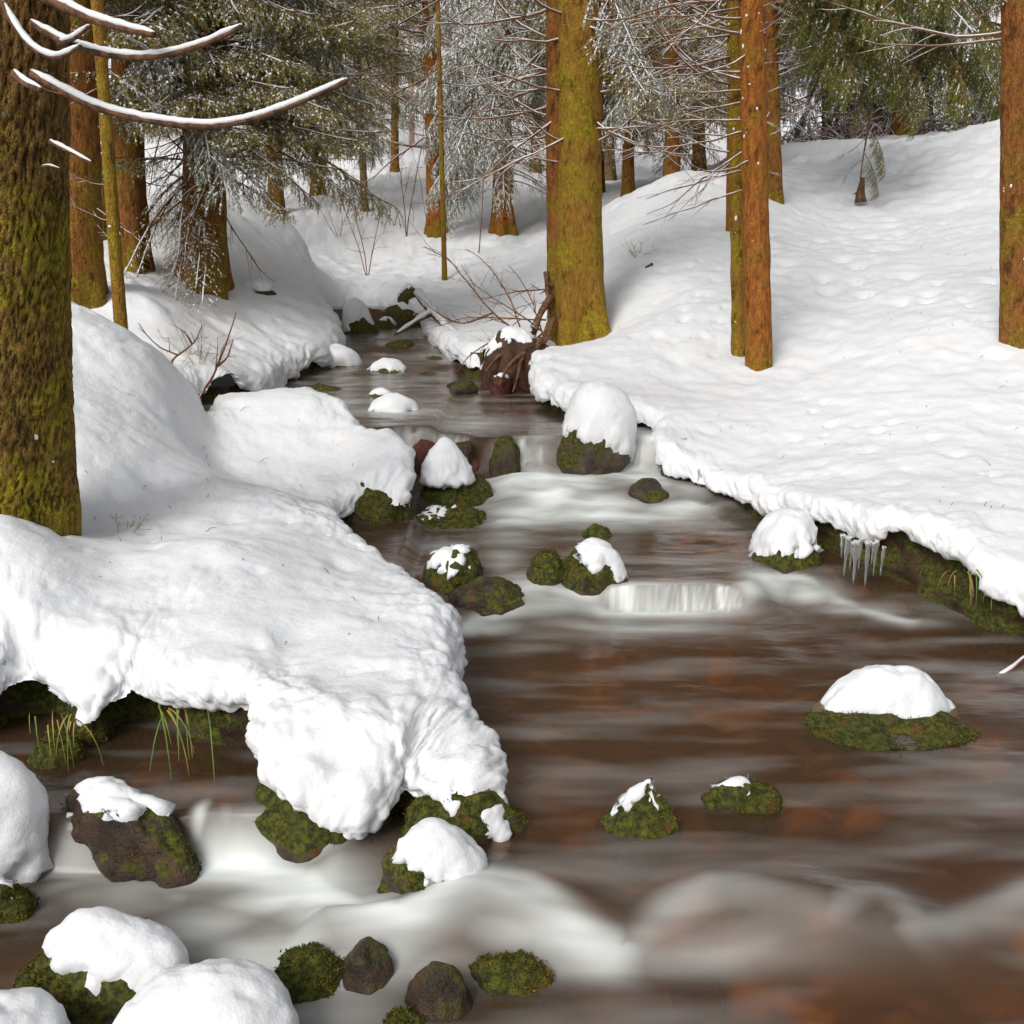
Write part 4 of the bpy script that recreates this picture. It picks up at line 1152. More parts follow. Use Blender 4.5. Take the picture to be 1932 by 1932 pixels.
def dead_branch_mesh(seed, L=1.2, curve=0.5, r=0.011, wood=TWIG, snow=True, subs=5):
    rng = np.random.default_rng(seed)
    mb = MB()
    d0 = np.array((1, 0, rng.uniform(-0.45, 0.1)))
    pts = curve_pts(np.zeros(3), d0, L, 12, -curve, rng, 0.075)
    rad = np.linspace(r, r * 0.35, len(pts))
    mb.tube(pts, rad, 5, 0)
    if snow:
        mb.tube(pts[:-1] + np.array((0, 0, 1)) * rad[:-1, None] * 0.8, rad[:-1] * rng.uniform(0.25, 0.95, 12), 5, 1, True, 0.9)
    for i in range(subs):
        k = rng.integers(3, 11)
        t = pts[k + 1] - pts[k]; t /= np.linalg.norm(t)
        sd_ = np.cross(t, (0, 0, 1)) * rng.choice((-1, 1))
        q = curve_pts(pts[k], t + sd_ * rng.uniform(0.4, 1.0) + np.array((0, 0, rng.uniform(-0.5, 0.2))), L * rng.uniform(0.15, 0.4), 5, rng.uniform(-0.2, 0.5), rng, 0.08)
        rr = np.linspace(rad[k] * 0.6, 0.0015, 6)
        mb.tube(q, rr, 4, 0, False)
        if snow and rng.random() < 0.8:
            mb.tube(q[:-1] + np.array((0, 0, 1)) * rr[:-1, None] * 0.8, rr[:-1] * 0.95, 4, 1, True)
    return mb.mesh('dead_branch', [wood, SNOW])
DEAD = [dead_branch_mesh(600 + i, 1.2, RNG.uniform(-0.2, 0.9), 0.010) for i in range(9)]
DEAD_BARE = [dead_branch_mesh(650 + i, 1.0, RNG.uniform(-0.2, 0.6), 0.008, TWIG, False, 7) for i in range(3)]
# snow stuck to bark: small lumps
def snow_fleck(seed):
    n, Fc = ico(2)
    V = n * np.array((1, 0.35, 1.0)) * (1 + 0.35 * noise(n + seed, 1.8, seed % 5))[:, None]
    mb = MB(); mb.add(V, Fc)
    return mb.mesh('snow_patch', [SNOW])
FLECK = [snow_fleck(i) for i in range(4)]

def put(meshes, name, parent, loc, az, tilt, scale, rng, roll=0.0):
    o = bpy.data.objects.new(name, meshes[int(rng.integers(len(meshes)))])
    COL.objects.link(o)
    o.parent = parent
    o.location = [float(c) for c in loc]
    o.rotation_euler = (roll, -tilt, az)
    o.scale = (scale,) * 3 if np.isscalar(scale) else scale
    return o

def tree(name, label, ut, vt, ub, vb, D, dia, height, bark, seed, flare=0.5, spruce=None, dead=None, flecks=0, cat='tree', group=None, sides=32, cracks=0.0, dz=0.08, flare_h=0.35, fleck_top=2.6, bark_amp=0.012, lobes=5):
    """spruce / dead = list of (meshes, n, z0, z1, len0, len1, az_mid, az_spread, tilt)"""
    rng = np.random.default_rng(seed)
    path, b, dv = trunk_at(ut, vt, ub, vb, D, height)
    root = thing(name, label, cat, b, group)
    tm = trunk_mesh(path, dia / 2, flare, flare_h, sides, dz, bark_amp, seed, cracks, lobes)
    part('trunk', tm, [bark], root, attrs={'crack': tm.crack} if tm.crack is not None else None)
    for lst, nm in ((spruce, 'branch'), (dead, 'dead_branch')):
        for (ms, n, z0, z1, l0, l1, am, asp, tilt) in (lst or []):
            for i in range(n):
                f = (i + rng.random()) / n
                z = z0 + (z1 - z0) * f
                az = am + rng.uniform(-asp, asp)
                ln = l0 + (l1 - l0) * f
                bl = 1.6 if nm == 'branch' else 1.2
                put(ms, nm, root, dv * z + np.array((math.cos(az), math.sin(az), 0)) * dia * 0.3 * (1 - z / height), az, tilt + rng.uniform(-0.18, 0.18) * (1 if nm == 'branch' else 2.2), ln / bl * rng.uniform(0.8, 1.2), rng, rng.uniform(-0.2, 0.2))
    for i in range(int(flecks * 0.7)):
        z = rng.uniform(0.05, fleck_top); az = -math.pi / 2 + rng.uniform(-1.5, 1.5)
        r = dia / 2 * (0.98 - 0.25 * z / height) * (1 + flare * 0.5 * math.exp(-z / flare_h))
        s = rng.uniform(0.004, 0.013)
        put(FLECK, 'snow_patch', root, dv * z + np.array((math.cos(az) * r, math.sin(az) * r, 0)), az + math.pi / 2, 0, (s, s, s * rng.uniform(0.7, 1.8)), rng)
    return root, b, dv

# the big near trunk and its snow-lined dead branches
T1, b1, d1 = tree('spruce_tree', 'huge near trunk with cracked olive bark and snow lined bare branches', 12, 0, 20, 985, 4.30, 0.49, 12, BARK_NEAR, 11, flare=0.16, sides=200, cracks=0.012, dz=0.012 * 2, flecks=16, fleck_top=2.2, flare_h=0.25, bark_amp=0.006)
def px_branch(root, pts, D0, D1, r0, r1, snow, wood=DEADWOOD, name='dead_branch', seed=0):
    rng = np.random.default_rng(seed)
    n = len(pts)
    path = np.array([P(u, v, D0 + (D1 - D0) * i / (n - 1)) for i, (u, v) in enumerate(pts)])
    path = smooth_line(path, 0.02)
    rad = np.linspace(r0, r1, len(path)) * (1 + 0.12 * rng.normal(size=len(path)) * 0.5)
    mb = MB(); mb.tube(path, rad, 8, 0)
    o = part(name, mb, [wood], root)
    if snow:
        m2 = MB()
        pr = snow * (1 + 0.16 * noise(path, 18, 5) + 0.1 * noise(path, 45, 6)) * np.clip(rad / r0 * 0.5 + 0.5, 0.4, 1)
        e = np.minimum(np.arange(len(path)), len(path) - 1 - np.arange(len(path)))
        pr = pr * np.clip(0.35 + e * 0.2, 0, 1)
        m2.tube(path + np.array((0, 0, 1)) * (rad * 0.75 + pr * 0.25)[:, None], pr, 8, 0, True, 0.95)
        so_ = link('snow', m2.mesh('snow', [SNOW], True, BASE[root.name]), o)
    return o
px_branch(T1, [(60, 140), (130, 178), (190, 205), (270, 225), (380, 238), (470, 226), (560, 195), (655, 152)], 4.12, 3.7, .017, .009, .0155, seed=1)
px_branch(T1, [(60, 45), (120, 78), (190, 100), (260, 108), (330, 100), (400, 77), (456, 50)], 4.12, 3.75, .016, .009, .0145, seed=2)
px_branch(T1, [(60, -15), (120, 12), (180, 38), (240, 55), (292, 66)], 4.1, 3.8, .022, .010, .0165, seed=3)
px_branch(T1, [(5, 5), (30, 50), (60, 88), (98, 108), (125, 103), (152, 86)], 4.0, 3.8, .014, .006, .0145, seed=4)
px_branch(T1, [(110, 82), (140, 72), (168, 50)], 4.08, 3.85, .010, .006, .012, seed=5)
px_branch(T1, [(95, 268), (130, 285), (172, 306)], 4.1, 3.9, .010, .004, .009, seed=6)
px_branch(T1, [(28, 140), (50, 158), (78, 170)], 4.02, 3.88, .018, .010, .014, seed=7)
px_branch(T1, [(80, 314), (96, 313), (112, 318)], 4.02, 3.92, .006, .003, .005, seed=8)
px_branch(T1, [(75, 165), (95, 172), (118, 178)], 3.9, 3.85, .004, .002, 0, seed=9)

# left group behind it
A_ALL = (0.0, PI)
tree('spruce_tree', 'reddish brown trunk rising right behind the huge near trunk', 140, 0, 152, 585, 9.5, 0.40, 14, BARK, 12, spruce=[(BR_OLIVE, 16, 2.6, 5.5, 1.4, 1.8, 0.2, PI, -0.1)], dead=[(DEAD, 10, 0.8, 2.6, .6, .9, 0, PI, 0.1)], flecks=20)
tree('young_tree', 'slim straight yellow green trunk before the big spruce', 183, 0, 228, 612, 8.0, 0.10, 9, BARK_GREEN, 13, flare=0.25, flare_h=.15, dead=[(DEAD, 10, 0.8, 3, .3, .6, 0, PI, 0.1)], flecks=14, bark_amp=.003)
tree('spruce_tree', 'brown trunk standing between the slim yellow green trunk and the big spruce', 235, 0, 252, 550, 11.0, 0.30, 14, BARK, 14, spruce=[(BR_OLIVE, 20, 1.4, 4.5, 1.0, 1.5, 0, PI, -0.1)], dead=[(DEAD, 12, 0.8, 3, .6, .9, 0, PI, 0.1)], flecks=6)
tree('spruce_tree', 'dark trunk half hidden between reddish trunk and slim yellow green trunk', 175, 0, 196, 560, 11.8, 0.26, 14, BARK, 15, spruce=[(BR_OLIVE, 12, 2.2, 4.5, 1.0, 1.4, 0, PI, -0.1)], dead=[(DEAD, 10, 0.8, 3, .5, .9, 0, PI, 0.1)])
tree('big_spruce', 'big spruce with wide olive twiggy crown drooping beside the stream', 388, 0, 385, 545, 11.2, 0.44, 16, BARK, 16, flare=0.5,
     spruce=[(BR_OLIVE, 16, 1.1, 2.2, 1.0, 1.4, 0, PI, -0.25), (BR_OLIVE, 30, 1.7, 3.4, 1.5, 1.7, -1.2, 1.1, -0.15), (BR_OLIVE, 20, 1.5, 3.2, 1.5, 1.7, -0.5, 2.2, -0.12), (BR_OLIVE, 44, 2.6, 5.0, 1.6, 1.5, 0, PI, -0.05), (BR_SNOWY, 8, 1.6, 3.4, 1.4, 1.6, -0.6, 1.8, -0.15),
             (BR_OLIVE, 14, 2.0, 4.4, 1.6, 1.9, -0.1, 0.8, -0.05), (BR_SNOWY, 5, 1.8, 4.0, 1.5, 1.7, -0.1, 0.8, -0.1), (BR_THIN, 14, 0.5, 1.4, 1.2, 1.2, -2.2, 0.9, -0.75), (BR_OLIVE, 4, 1.3, 1.9, 1.7, 1.7, 0.0, 0.3, -0.2)],
     dead=[(DEAD, 30, 0.9, 3.6, 1.2, 1.4, -0.6, 1.6, 0.05), (DEAD_BARE, 16, 0.9, 2.4, 1.2, 1.4, -1.6, 1.5, -0.4)], flecks=8)
# middle distance
tree('young_spruce', 'thin leaning trunk standing alone on the far snow flat', 672, 100, 690, 410, 22, 0.15, 8, BARK_FAR, 17, spruce=[(BR_OLIVE, 26, 1.7, 4.6, 1.6, 1.6, 0, PI, -0.15)], dead=[(DEAD, 8, .8, 2.5, .8, 1, 0, PI, 0)], flare=.3)
tree('spruce_tree', 'straight orange trunk with bare snow lined side branches beyond the stream head', 812, 0, 823, 430, 20, 0.33, 15, BARK_ORANGE, 18, dead=[(DEAD, 24, 1.4, 5.2, 1.6, 2.2, PI, 0.9, 0.15), (DEAD, 12, 1.4, 5.2, 1.2, 1.8, 0, 1.0, 0.15)], spruce=[(BR_OLIVE, 26, 3.4, 6.5, 1.6, 2.0, PI, 1.4, -0.1)])
tree('young_tree', 'pole thin olive sapling before the straight orange trunk', 826, 0, 838, 488, 16.5, 0.085, 8, BARK_GREEN, 19, flare=0.2, flare_h=.1, dead=[(DEAD, 12, 1.0, 4, .5, .8, 0, PI, 0.1)], bark_amp=.002)
tree('snowy_spruce', 'spruce hung with drooping snow laden boughs beyond the stream head', 945, 0, 950, 430, 19.5, 0.36, 14, BARK_ORANGE, 20, flare=.9,
     spruce=[(BR_SNOWY, 30, 1.6, 3.6, 1.7, 1.8, PI * 1.1, 1.3, -0.35), (BR_SNOWY, 34, 3.0, 6.0, 1.9, 1.7, PI, PI, -0.2), (BR_THIN, 16, 1.0, 2.4, 1.4, 1.6, -0.4, 1.0, -0.3)], dead=[(DEAD, 14, 1.2, 4, 1.2, 1.5, 0, PI, 0)])
# the double trunk
T9, b9, d9 = tree('twin_spruce', 'thick double trunk with bright moss at its foot on the right bank', 1093, 0, 1094, 655, 10.9, 0.48, 15, BARK_GREEN, 21, flare=0.65, sides=48,
     spruce=[(BR_SNOWY, 7, 2.9, 4.0, 1.1, 1.4, -0.5, 0.6, -0.35), (BR_OLIVE, 8, 3.0, 4.4, 1.2, 1.5, -0.4, 0.7, -0.35)], dead=[(DEAD, 26, 1.7, 4.0, 1.3, 1.7, PI * 1.02, 0.7, 0.1), (DEAD, 14, 1.9, 4.0, 1.2, 1.7, -0.1, 0.7, 0.1), (DEAD_BARE, 4, 1.6, 3.0, .5, .5, -PI / 2, 1, 0.3)], flecks=10, dz=.05, flare_h=.45)
pth = [P(1068, 640, 10.95), P(1060, 500, 10.95), P(1052, 250, 10.95), P(1046, 0, 10.95), P(1040, -300, 10.95)]
part('trunk', trunk_mesh(smooth_line(np.array(pth), 0.1), 0.155, 0.2, 0.4, 40, 0.05, 0.010, 5), [BARK], T9)
# trees on the slope
tree('spruce_tree', 'slim olive trunk standing close to its orange neighbour on the slope', 1388, 0, 1396, 690, 9.2, 0.15, 12, BARK_GREEN, 23, flare=.06, flare_h=.2, sides=44, dead=[(DEAD, 18, 1.6, 3.8, .9, 1.3, PI, 0.8, 0.0), (DEAD, 8, 1.6, 3.8, .4, .7, 0, 1, 0.2)], flecks=34, fleck_top=3)
tree('spruce_tree', 'straight orange barked trunk flecked with snow on the open slope', 1418, 0, 1432, 698, 8.9, 0.225, 13, BARK_ORANGE, 24, flare=.06, flare_h=.2, sides=48, dead=[(DEAD, 20, 1.5, 3.6, .9, 1.4, PI, 0.9, 0.05), (DEAD, 10, 1.6, 3.6, .3, .5, 0, 1.2, 0.2)], flecks=44, fleck_top=3)
tree('spruce_tree', 'reddish trunk farther up the slope behind the orange pair', 1452, 0, 1462, 418, 15, 0.225, 14, BARK, 25, flare=.35,
     spruce=[(BR_GREEN, 24, 2.6, 4.6, 2.0, 2.4, 0.0, 0.9, -0.22), (BR_GREEN, 14, 3.6, 6.0, 2.2, 2.4, 0, 1.6, -0.1)], dead=[(DEAD, 16, 1.0, 2.6, 1.0, 1.5, 0, 1.2, 0.0), (DEAD, 10, 1, 2.6, 1, 1.5, PI, 1, 0)])
tree('young_tree', 'broken pole hidden behind the slim olive trunk on the slope', 1378, 200, 1376, 490, 13, 0.09, 4, BARK_ORANGE, 26, flare=.1, bark_amp=.003)
tree('spruce_tree', 'brown trunk flecked with snow cut by the right picture edge', 1918, 0, 1916, 655, 8.3, 0.23, 13, BARK, 27, flare=.14, flare_h=.25, sides=48, dead=[(DEAD, 10, 2.2, 3.6, 1.2, 1.6, PI, 0.6, 0.1)], flecks=30, fleck_top=2.6)
# hanging boughs over the slope
T15, b15, d15 = tree('spruce_tree', 'green spruce hanging long drooping boughs above the slope crest', 1690, -300, 1700, 262, 21.5, 0.30, 14, BARK, 28,
     spruce=[(BR_GREEN, 26, 2.2, 4.5, 2.4, 2.6, PI, PI, -0.3), (BR_GREEN, 18, 3.8, 6.5, 2.4, 2.2, 0, PI, -0.2), (BR_SNOWY, 10, 2.2, 5, 2.6, 2.6, 0, PI, -0.3)], dead=[(DEAD, 20, .3, 2.4, 1.6, 2.0, 0, PI, 0)])
# spruces behind
FAR = [(1268, 318, 17.5, .24, 1.0, BR_OLIVE, 'olive spruce behind the snow mound right of the double trunk'), (1318, 322, 20, .22, 0.8, BR_OLIVE, 'second spruce behind the snow mound'),
       (1560, 268, 25, .22, .5, BR_GREEN, 'green spruce just beyond the crest of the slope'), (1800, 262, 25, .25, .8, BR_GREEN, 'green spruce beyond the crest near the right trunk'),
       (1150, 330, 27, .25, 1.2, BR_FAR, 'pale spruce far behind the double trunk'), (1010, 335, 29, .25, 1.2, BR_FAR, 'pale spruce far behind the snow laden spruce'),
       (600, 370, 25, .3, 1.2, BR_OLIVE, 'olive spruce beyond the big spruce crown'), (520, 390, 22, .3, 1.4, BR_OLIVE, 'olive spruce close behind the big spruce'),
       (90, 480, 16, .3, 2.2, BR_OLIVE, 'spruce behind the reddish trunk on the left'),
       (1185, 345, 20, .22, 1.4, BR_OLIVE, 'olive spruce in the gap between double trunk and snow mound'), (1130, 345, 22, .22, 1.8, BR_SNOWY, 'snow laden spruce just right behind the double trunk'), (745, 340, 30, .22, 2.2, BR_OLIVE, 'slim olive spruce behind the lone thin trunk'), (1390, 300, 24, .25, 1.4, BR_OLIVE, 'olive spruce behind the orange pair on the slope'),
       (640, 330, 34, .25, 1.5, BR_FAR, 'pale far spruce above the snow flat'),]
for i, (u, v, D, dia, z0, ms, lab) in enumerate(FAR):
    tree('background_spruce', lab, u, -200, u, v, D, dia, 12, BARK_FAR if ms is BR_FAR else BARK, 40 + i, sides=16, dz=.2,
         spruce=[(ms, 22, z0, z0 + 2.4, 1.7, 2.0, 0, PI, -0.22), (ms, 30, z0 + 1.8, 1.7 + 0.25 * D + 1.0, 2.2, 2.0, 0, PI, -0.1), ([BR_SNOWY, BR_FAR][ms is BR_FAR], 8, z0 + .5, 1.7 + .25 * D, 1.8, 1.8, 0, PI, -0.2)],
         dead=[(DEAD, 10, z0 * 0.5, z0 + 2, 1.4, 1.8, 0, PI, 0.0)], group='spruces behind the stream')

# far frosted wood: one mass
def frosted_tree(mb, base, h, rng, wood=0, snowm=1, r=0.05):
    main = curve_pts(base, np.array((rng.normal() * .05, rng.normal() * .05, 1)), h, 6, 0, rng, 0.04)
    mb.tube(main, np.linspace(r, r * 0.25, 7), 5, wood, False)
    for i in range(int(9 + h * 3.0)):
        f = rng.uniform(0.08, 0.98)
        p = np.array([np.interp(f, np.linspace(0, 1, 7), main[:, k]) for k in range(3)])
        az = rng.uniform(0, 2 * PI)
        L = h * 0.32 * (1.15 - f) * rng.uniform(0.6, 1.2) + 0.3
        q = curve_pts(p, np.array((math.cos(az), math.sin(az), rng.uniform(-0.1, 0.7))), L, 4, rng.uniform(0, 0.8), rng, 0.1)
        mb.tube(q, np.linspace(0.022, 0.008, 5), 3, wood, False)
        mb.tube(q + np.array((0, 0, 0.022)), np.linspace(0.034, 0.014, 5), 3, snowm, False)
        for j in range(4):
            k = rng.integers(1, 5)
            s = curve_pts(q[k], rng.normal(size=3) * np.array((1, 1, .5)), L * 0.4, 2, 0.3, rng, 0.1)
            mb.tube(s + np.array((0, 0, 0.01)), (0.02, 0.018, 0.008), 3, snowm if rng.random() < 0.65 else wood, False)
def far_wood():
    rng = np.random.default_rng(5)
    mb = MB()
    pts = []
    for i in range(170):
        D = rng.uniform(36, 80)
        u = rng.uniform(-150, 2080)
        x = (u - K / 2) / F * D
        pts.append((x, D))
    pts = np.array(pts)
    z = ground(pts[:, 0], pts[:, 1])
    for (x, y), zz in zip(pts, z):
        frosted_tree(mb, np.array((x, y, zz - 0.1)), rng.uniform(3.5, 8.5), rng, r=rng.uniform(.04, .11))
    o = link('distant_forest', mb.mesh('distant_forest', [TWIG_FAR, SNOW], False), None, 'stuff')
    o['label'] = 'far wood of frosted bare trees on the white hillside'; o['category'] = 'forest'
far_wood()
def thicket():
    rng = np.random.default_rng(6)
    mb = MB()
    n = 240
    u = rng.uniform(1470, 2050, n); D = rng.uniform(21.5, 27, n)
    x = (u - K / 2) / F * D
    z = ground(x, D)
    for a, b_, c in zip(x, D, z):
        base = np.array((a, b_, c - 0.1))
        for k in range(5):
            q = curve_pts(base, np.array((rng.normal() * .8, rng.normal() * .8, 0.9)), rng.uniform(0.6, 1.7), 5, rng.uniform(0.2, 1.2), rng, 0.12)
            mb.tube(q, np.linspace(0.010, 0.004, 6), 3, 0, False)
            if rng.random() < 0.6:
                mb.tube(q[1:] + np.array((0, 0, 0.010)), np.linspace(0.012, 0.006, 5), 3, 1, False)
            for j in range(3):
                s = curve_pts(q[rng.integers(1, 6)], rng.normal(size=3), rng.uniform(.2, .5), 2, 0.3, rng, .1)
                mb.tube(s, (0.006, 0.005, 0.003), 3, 0 if rng.random() < 0.6 else 1, False)
    o = link('thicket', mb.mesh('thicket', [TWIG_RED, SNOW], False), None, 'stuff')
    o['label'] = 'reddish snow dusted thicket behind the crest of the slope'; o['category'] = 'thicket'
thicket()

# ------------------------------------------------------------------ saplings, brushwood, grass, icicles
def bush(name, label, base, rng_seed, stems, h, wood=TWIG, spread=0.3, cat='sapling', r=0.006, sub=6, group=None, snow=0.0, up=1.0):
    rng = np.random.default_rng(rng_seed)
    mb = MB(); ms = MB()
    for i in range(stems):
        d = np.array((rng.normal() * spread, rng.normal() * spread, up))
        q = curve_pts(np.array(base) - np.array((0, 0, 0.08)), d, h * rng.uniform(0.7, 1.1), 8, rng.uniform(-0.1, 0.25), rng, 0.06)
        rr = np.linspace(r, r * 0.25, 9)
        mb.tube(q, rr, 5, 0)
        for j in range(sub):
            k = rng.integers(2, 8)
            t = q[k + 1] - q[k]; t /= np.linalg.norm(t)
            s = curve_pts(q[k], t + rng.normal(size=3) * 0.7, h * rng.uniform(0.12, 0.35), 5, rng.uniform(-0.3, 0.2), rng, 0.1)
            mb.tube(s, np.linspace(rr[k] * 0.6, 0.001, 6), 4, 0, False)
            for m in range(2):
                e = curve_pts(s[rng.integers(1, 5)], (s[-1] - s[0]) / np.linalg.norm(s[-1] - s[0]) + rng.normal(size=3) * 0.6, h * rng.uniform(0.05, 0.14), 3, 0, rng, 0.1)
                mb.tube(e, (rr[k] * 0.3, rr[k] * .25, .001, .0007), 3, 0, False)
        if snow and rng.random() < snow:
            ms.tube(q + np.array((0, 0, r)), rr * 0.8, 4, 0)
    root = thing(name, label, cat, base, group)
    part('stem', mb, [wood], root)
    if ms.n:
        part('snow', ms, [SNOW], root)
    return root
def on_snow(u, v, D):
    p = P(u, v, D)
    p[2] = float(ground(np.array([p[0]]), np.array([p[1]]))[0])
    return p
bush('sapling', 'bare reddish sapling with thin forked stems before the lone thin trunk', on_snow(692, 475, 17.5), 1, 3, 2.0, TWIG_RED, 0.22, r=.010)
bush('sapling', 'thin dark sapling standing midway between lone trunk and orange trunk', on_snow(766, 420, 20), 2, 2, 2.6, TWIG, 0.10, r=.012, sub=10)
bush('sapling', 'thin bare sapling between orange trunk and snow laden spruce', on_snow(902, 462, 18), 3, 1, 2.2, TWIG, 0.06, r=.012, sub=9)
bush('sapling', 'tiny twig sapling beside the dark sapling', on_snow(806, 410, 21), 4, 1, 1.5, TWIG_RED, 0.1, r=.008, sub=6)
bush('sapling', 'low twiggy shoots at the foot of the lone thin trunk', on_snow(640, 430, 20), 5, 4, 1.0, TWIG_RED, 0.4, r=.006, sub=6)
bush('sapling', 'small green brown sprig in the snow beside the huge trunk', on_snow(225, 985, 4.55), 6, 3, 0.20, GRASS, 0.45, r=.0028, sub=7, cat='sprig')
bush('sapling', 'tiny sprig at the foot of the huge trunk', on_snow(195, 1045, 4.15), 7, 4, 0.09, GRASS, 0.6, r=.002, sub=4, cat='sprig')
bush('sapling', 'thin sprig on the mound right of the double trunk', on_snow(1205, 470, 12.5), 8, 5, 0.35, GRASS, 0.6, r=.004, sub=6, cat='sprig')
bush('sapling', 'scraggy low shoots under the big spruce', on_snow(370, 600, 8.9), 9, 9, 0.5, GRASS, 0.6, r=.004, sub=7, cat='shoots')

def px_twigs(name, label, base, lines, wood, r0, cat='branch', snow=0.0, sub=4, seed=0, D=None):
    """a bare branch given by several picture lines with distances; lines = [ [(u,v,D),...], ...]"""
    rng = np.random.default_rng(seed)
    root = thing(name, label, cat, base)
    for i, ln in enumerate(lines):
        path = smooth_line(np.array([P(*p) for p in ln]), 0.03)
        path = path + 0.01 * np.stack([noise(path, 5, k + i) for k in range(3)], -1)
        rr = np.linspace(r0, r0 * 0.3, len(path)) * (1 if i == 0 else 0.75)
        mb = MB(); mb.tube(path, rr, 6, 0)
        for j in range(sub):
            k = int(rng.integers(len(path) // 5, len(path) - 2))
            t = path[k + 1] - path[k]; t /= np.linalg.norm(t)
            L = np.linalg.norm(path[-1] - path[0]) * rng.uniform(0.1, 0.35)
            q = curve_pts(path[k], t + rng.normal(size=3) * 0.6, L, 6, rng.uniform(-0.2, 0.3), rng, 0.1)
            mb.tube(q, np.linspace(rr[k] * 0.6, 0.0012, 7), 4, 0, False)
            for m in range(2):
                e = curve_pts(q[rng.integers(1, 6)], rng.normal(size=3) + t, L * 0.35, 3, 0, rng, 0.1)
                mb.tube(e, np.linspace(rr[k] * 0.3, 0.001, 4), 3, 0, False)
        o = part('stem', mb, [wood], root)
        if snow:
            ms = MB(); ms.tube(path[: int(len(path) * 0.9)] + np.array((0, 0, 1)) * rr[: int(len(path) * 0.9), None], rr[: int(len(path) * 0.9)] * snow * (1 + 0.4 * noise(path[: int(len(path) * 0.9)], 9, 4)), 6, 0)
            link('snow', ms.mesh('snow', [SNOW], True, BASE[root.name]), o)
    return root
px_twigs('bare_branch', 'bare red brown branch rising from the crevice behind the bulging snow mass', P(345, 770, 7.6),
         [[(345, 772, 7.6), (385, 735, 7.5), (410, 690, 7.4), (430, 640, 7.3), (446, 590, 7.2)], [(412, 690, 7.4), (430, 672, 7.35), (440, 640, 7.3)], [(385, 735, 7.5), (365, 765, 7.4), (330, 768, 7.3)]], TWIG_RED, .013, sub=2, seed=1, snow=0.5)
px_twigs('bare_branch', 'forked bare twig sticking out of the snow bank above the crevice', P(318, 712, 7.4),
         [[(316, 715, 7.4), (325, 680, 7.3), (340, 668, 7.3), (365, 645, 7.25), (382, 612, 7.2)], [(335, 672, 7.3), (300, 655, 7.3), (275, 630, 7.3), (262, 610, 7.3)], [(362, 648, 7.25), (350, 630, 7.2), (330, 615, 7.2)]], TWIG_RED, .010, sub=2, seed=2)
px_twigs('brushwood', 'tangle of bare fallen branches leaning over the stream below the double trunk', P(1000, 640, 10.6),
         [[(1035, 655, 10.4), (985, 630, 10.5), (930, 590, 10.8), (880, 530, 11), (845, 490, 11.2), (800, 465, 11.3)], [(930, 590, 10.8), (870, 610, 10.6), (825, 590, 10.6), (790, 560, 10.8)], [(985, 630, 10.5), (960, 560, 10.8), (920, 500, 11), (880, 470, 11)],
          [(1030, 650, 10.4), (1000, 560, 10.8), (960, 500, 11)], [(1030, 605, 10.6), (950, 600, 10.7), (880, 600, 10.8), (830, 615, 10.8)], [(1000, 660, 10.3), (950, 640, 10.3), (900, 660, 10.2), (860, 700, 10)],
          [(1035, 545, 11), (960, 552, 11), (915, 565, 11)], [(1020, 690, 10), (960, 665, 10.1), (920, 640, 10.3)], [(1040, 640, 10.4), (990, 600, 10.7), (900, 540, 11), (870, 500, 11)]], TWIG, .014, cat='branches', sub=7, seed=3, snow=0.0)
px_twigs('brushwood', 'snow covered fallen limb lying along the stream edge below the brushwood', P(880, 640, 11.2),
         [[(790, 560, 13.5), (815, 590, 12.8), (850, 625, 12), (890, 650, 11.3), (930, 665, 10.9)], [(815, 590, 12.8), (780, 610, 12.6), (745, 632, 12.4)]], DEADWOOD, .05, cat='limb', sub=3, seed=4, snow=1.25)
px_twigs('bare_branch', 'broken twig poking out of the water by the right bank', P(1900, 1262, 4.0), [[(1880, 1278, 3.97), (1905, 1262, 4.0), (1935, 1240, 4.1), (1980, 1205, 4.2)]], TWIG_RED, .012, sub=1, seed=5, snow=0.7)
px_twigs('root_plate', 'torn dark root plate in the bank left of the double trunk', P(1010, 640, 10.5),
         [[(1040, 560, 10.8), (1020, 590, 10.6), (1005, 640, 10.4), (985, 690, 10.1)], [(1045, 600, 10.7), (1030, 640, 10.4), (1000, 690, 10.2), (950, 715, 10.0)], [(1030, 515, 10.9), (1032, 545, 10.8), (1040, 600, 10.7)], [(1000, 640, 10.4), (965, 660, 10.3), (930, 650, 10.3)], [(1010, 650, 10.0), (985, 680, 9.8), (975, 715, 9.6), (968, 740, 9.5)], [(1000, 660, 9.9), (960, 690, 9.7), (940, 730, 9.55)], [(1020, 640, 10.0), (1000, 690, 9.6), (1000, 735, 9.5)], [(990, 640, 10.0), (945, 668, 9.9), (915, 705, 9.7)]], DEADWOOD, .045, cat='roots', sub=7, seed=6)
stone('root_clod', 'dark earth clod under the torn root plate', 915, 1045, 610, 735, 0.52, 95, mat_rock('root_earth', 0.3, 0.12, ((0.02, 0.009, 0.006), (0.12, 0.05, 0.03))), (0.05, 0.28, -0.3, 0.2), 0.8, sub=5, ang=0.95, cat='clod', dD=0.3, moss=500)
px_twigs('stump', 'broken log end sticking out of the snow right of the double trunk', P(1195, 530, 12.2), [[(1188, 538, 12.2), (1205, 520, 12.1), (1222, 508, 12.0)], [(1218, 512, 12.0), (1228, 500, 12.0), (1232, 515, 11.95)]], DEADWOOD, .065, cat='log', sub=2, seed=7)
px_twigs('stump', 'pointed stump under the dangling bough on the slope', P(1626, 378, 15.4), [[(1624, 382, 15.4), (1624, 360, 15.4), (1628, 335, 15.4)]], DEADWOOD, .09, cat='stump', sub=1, seed=8)
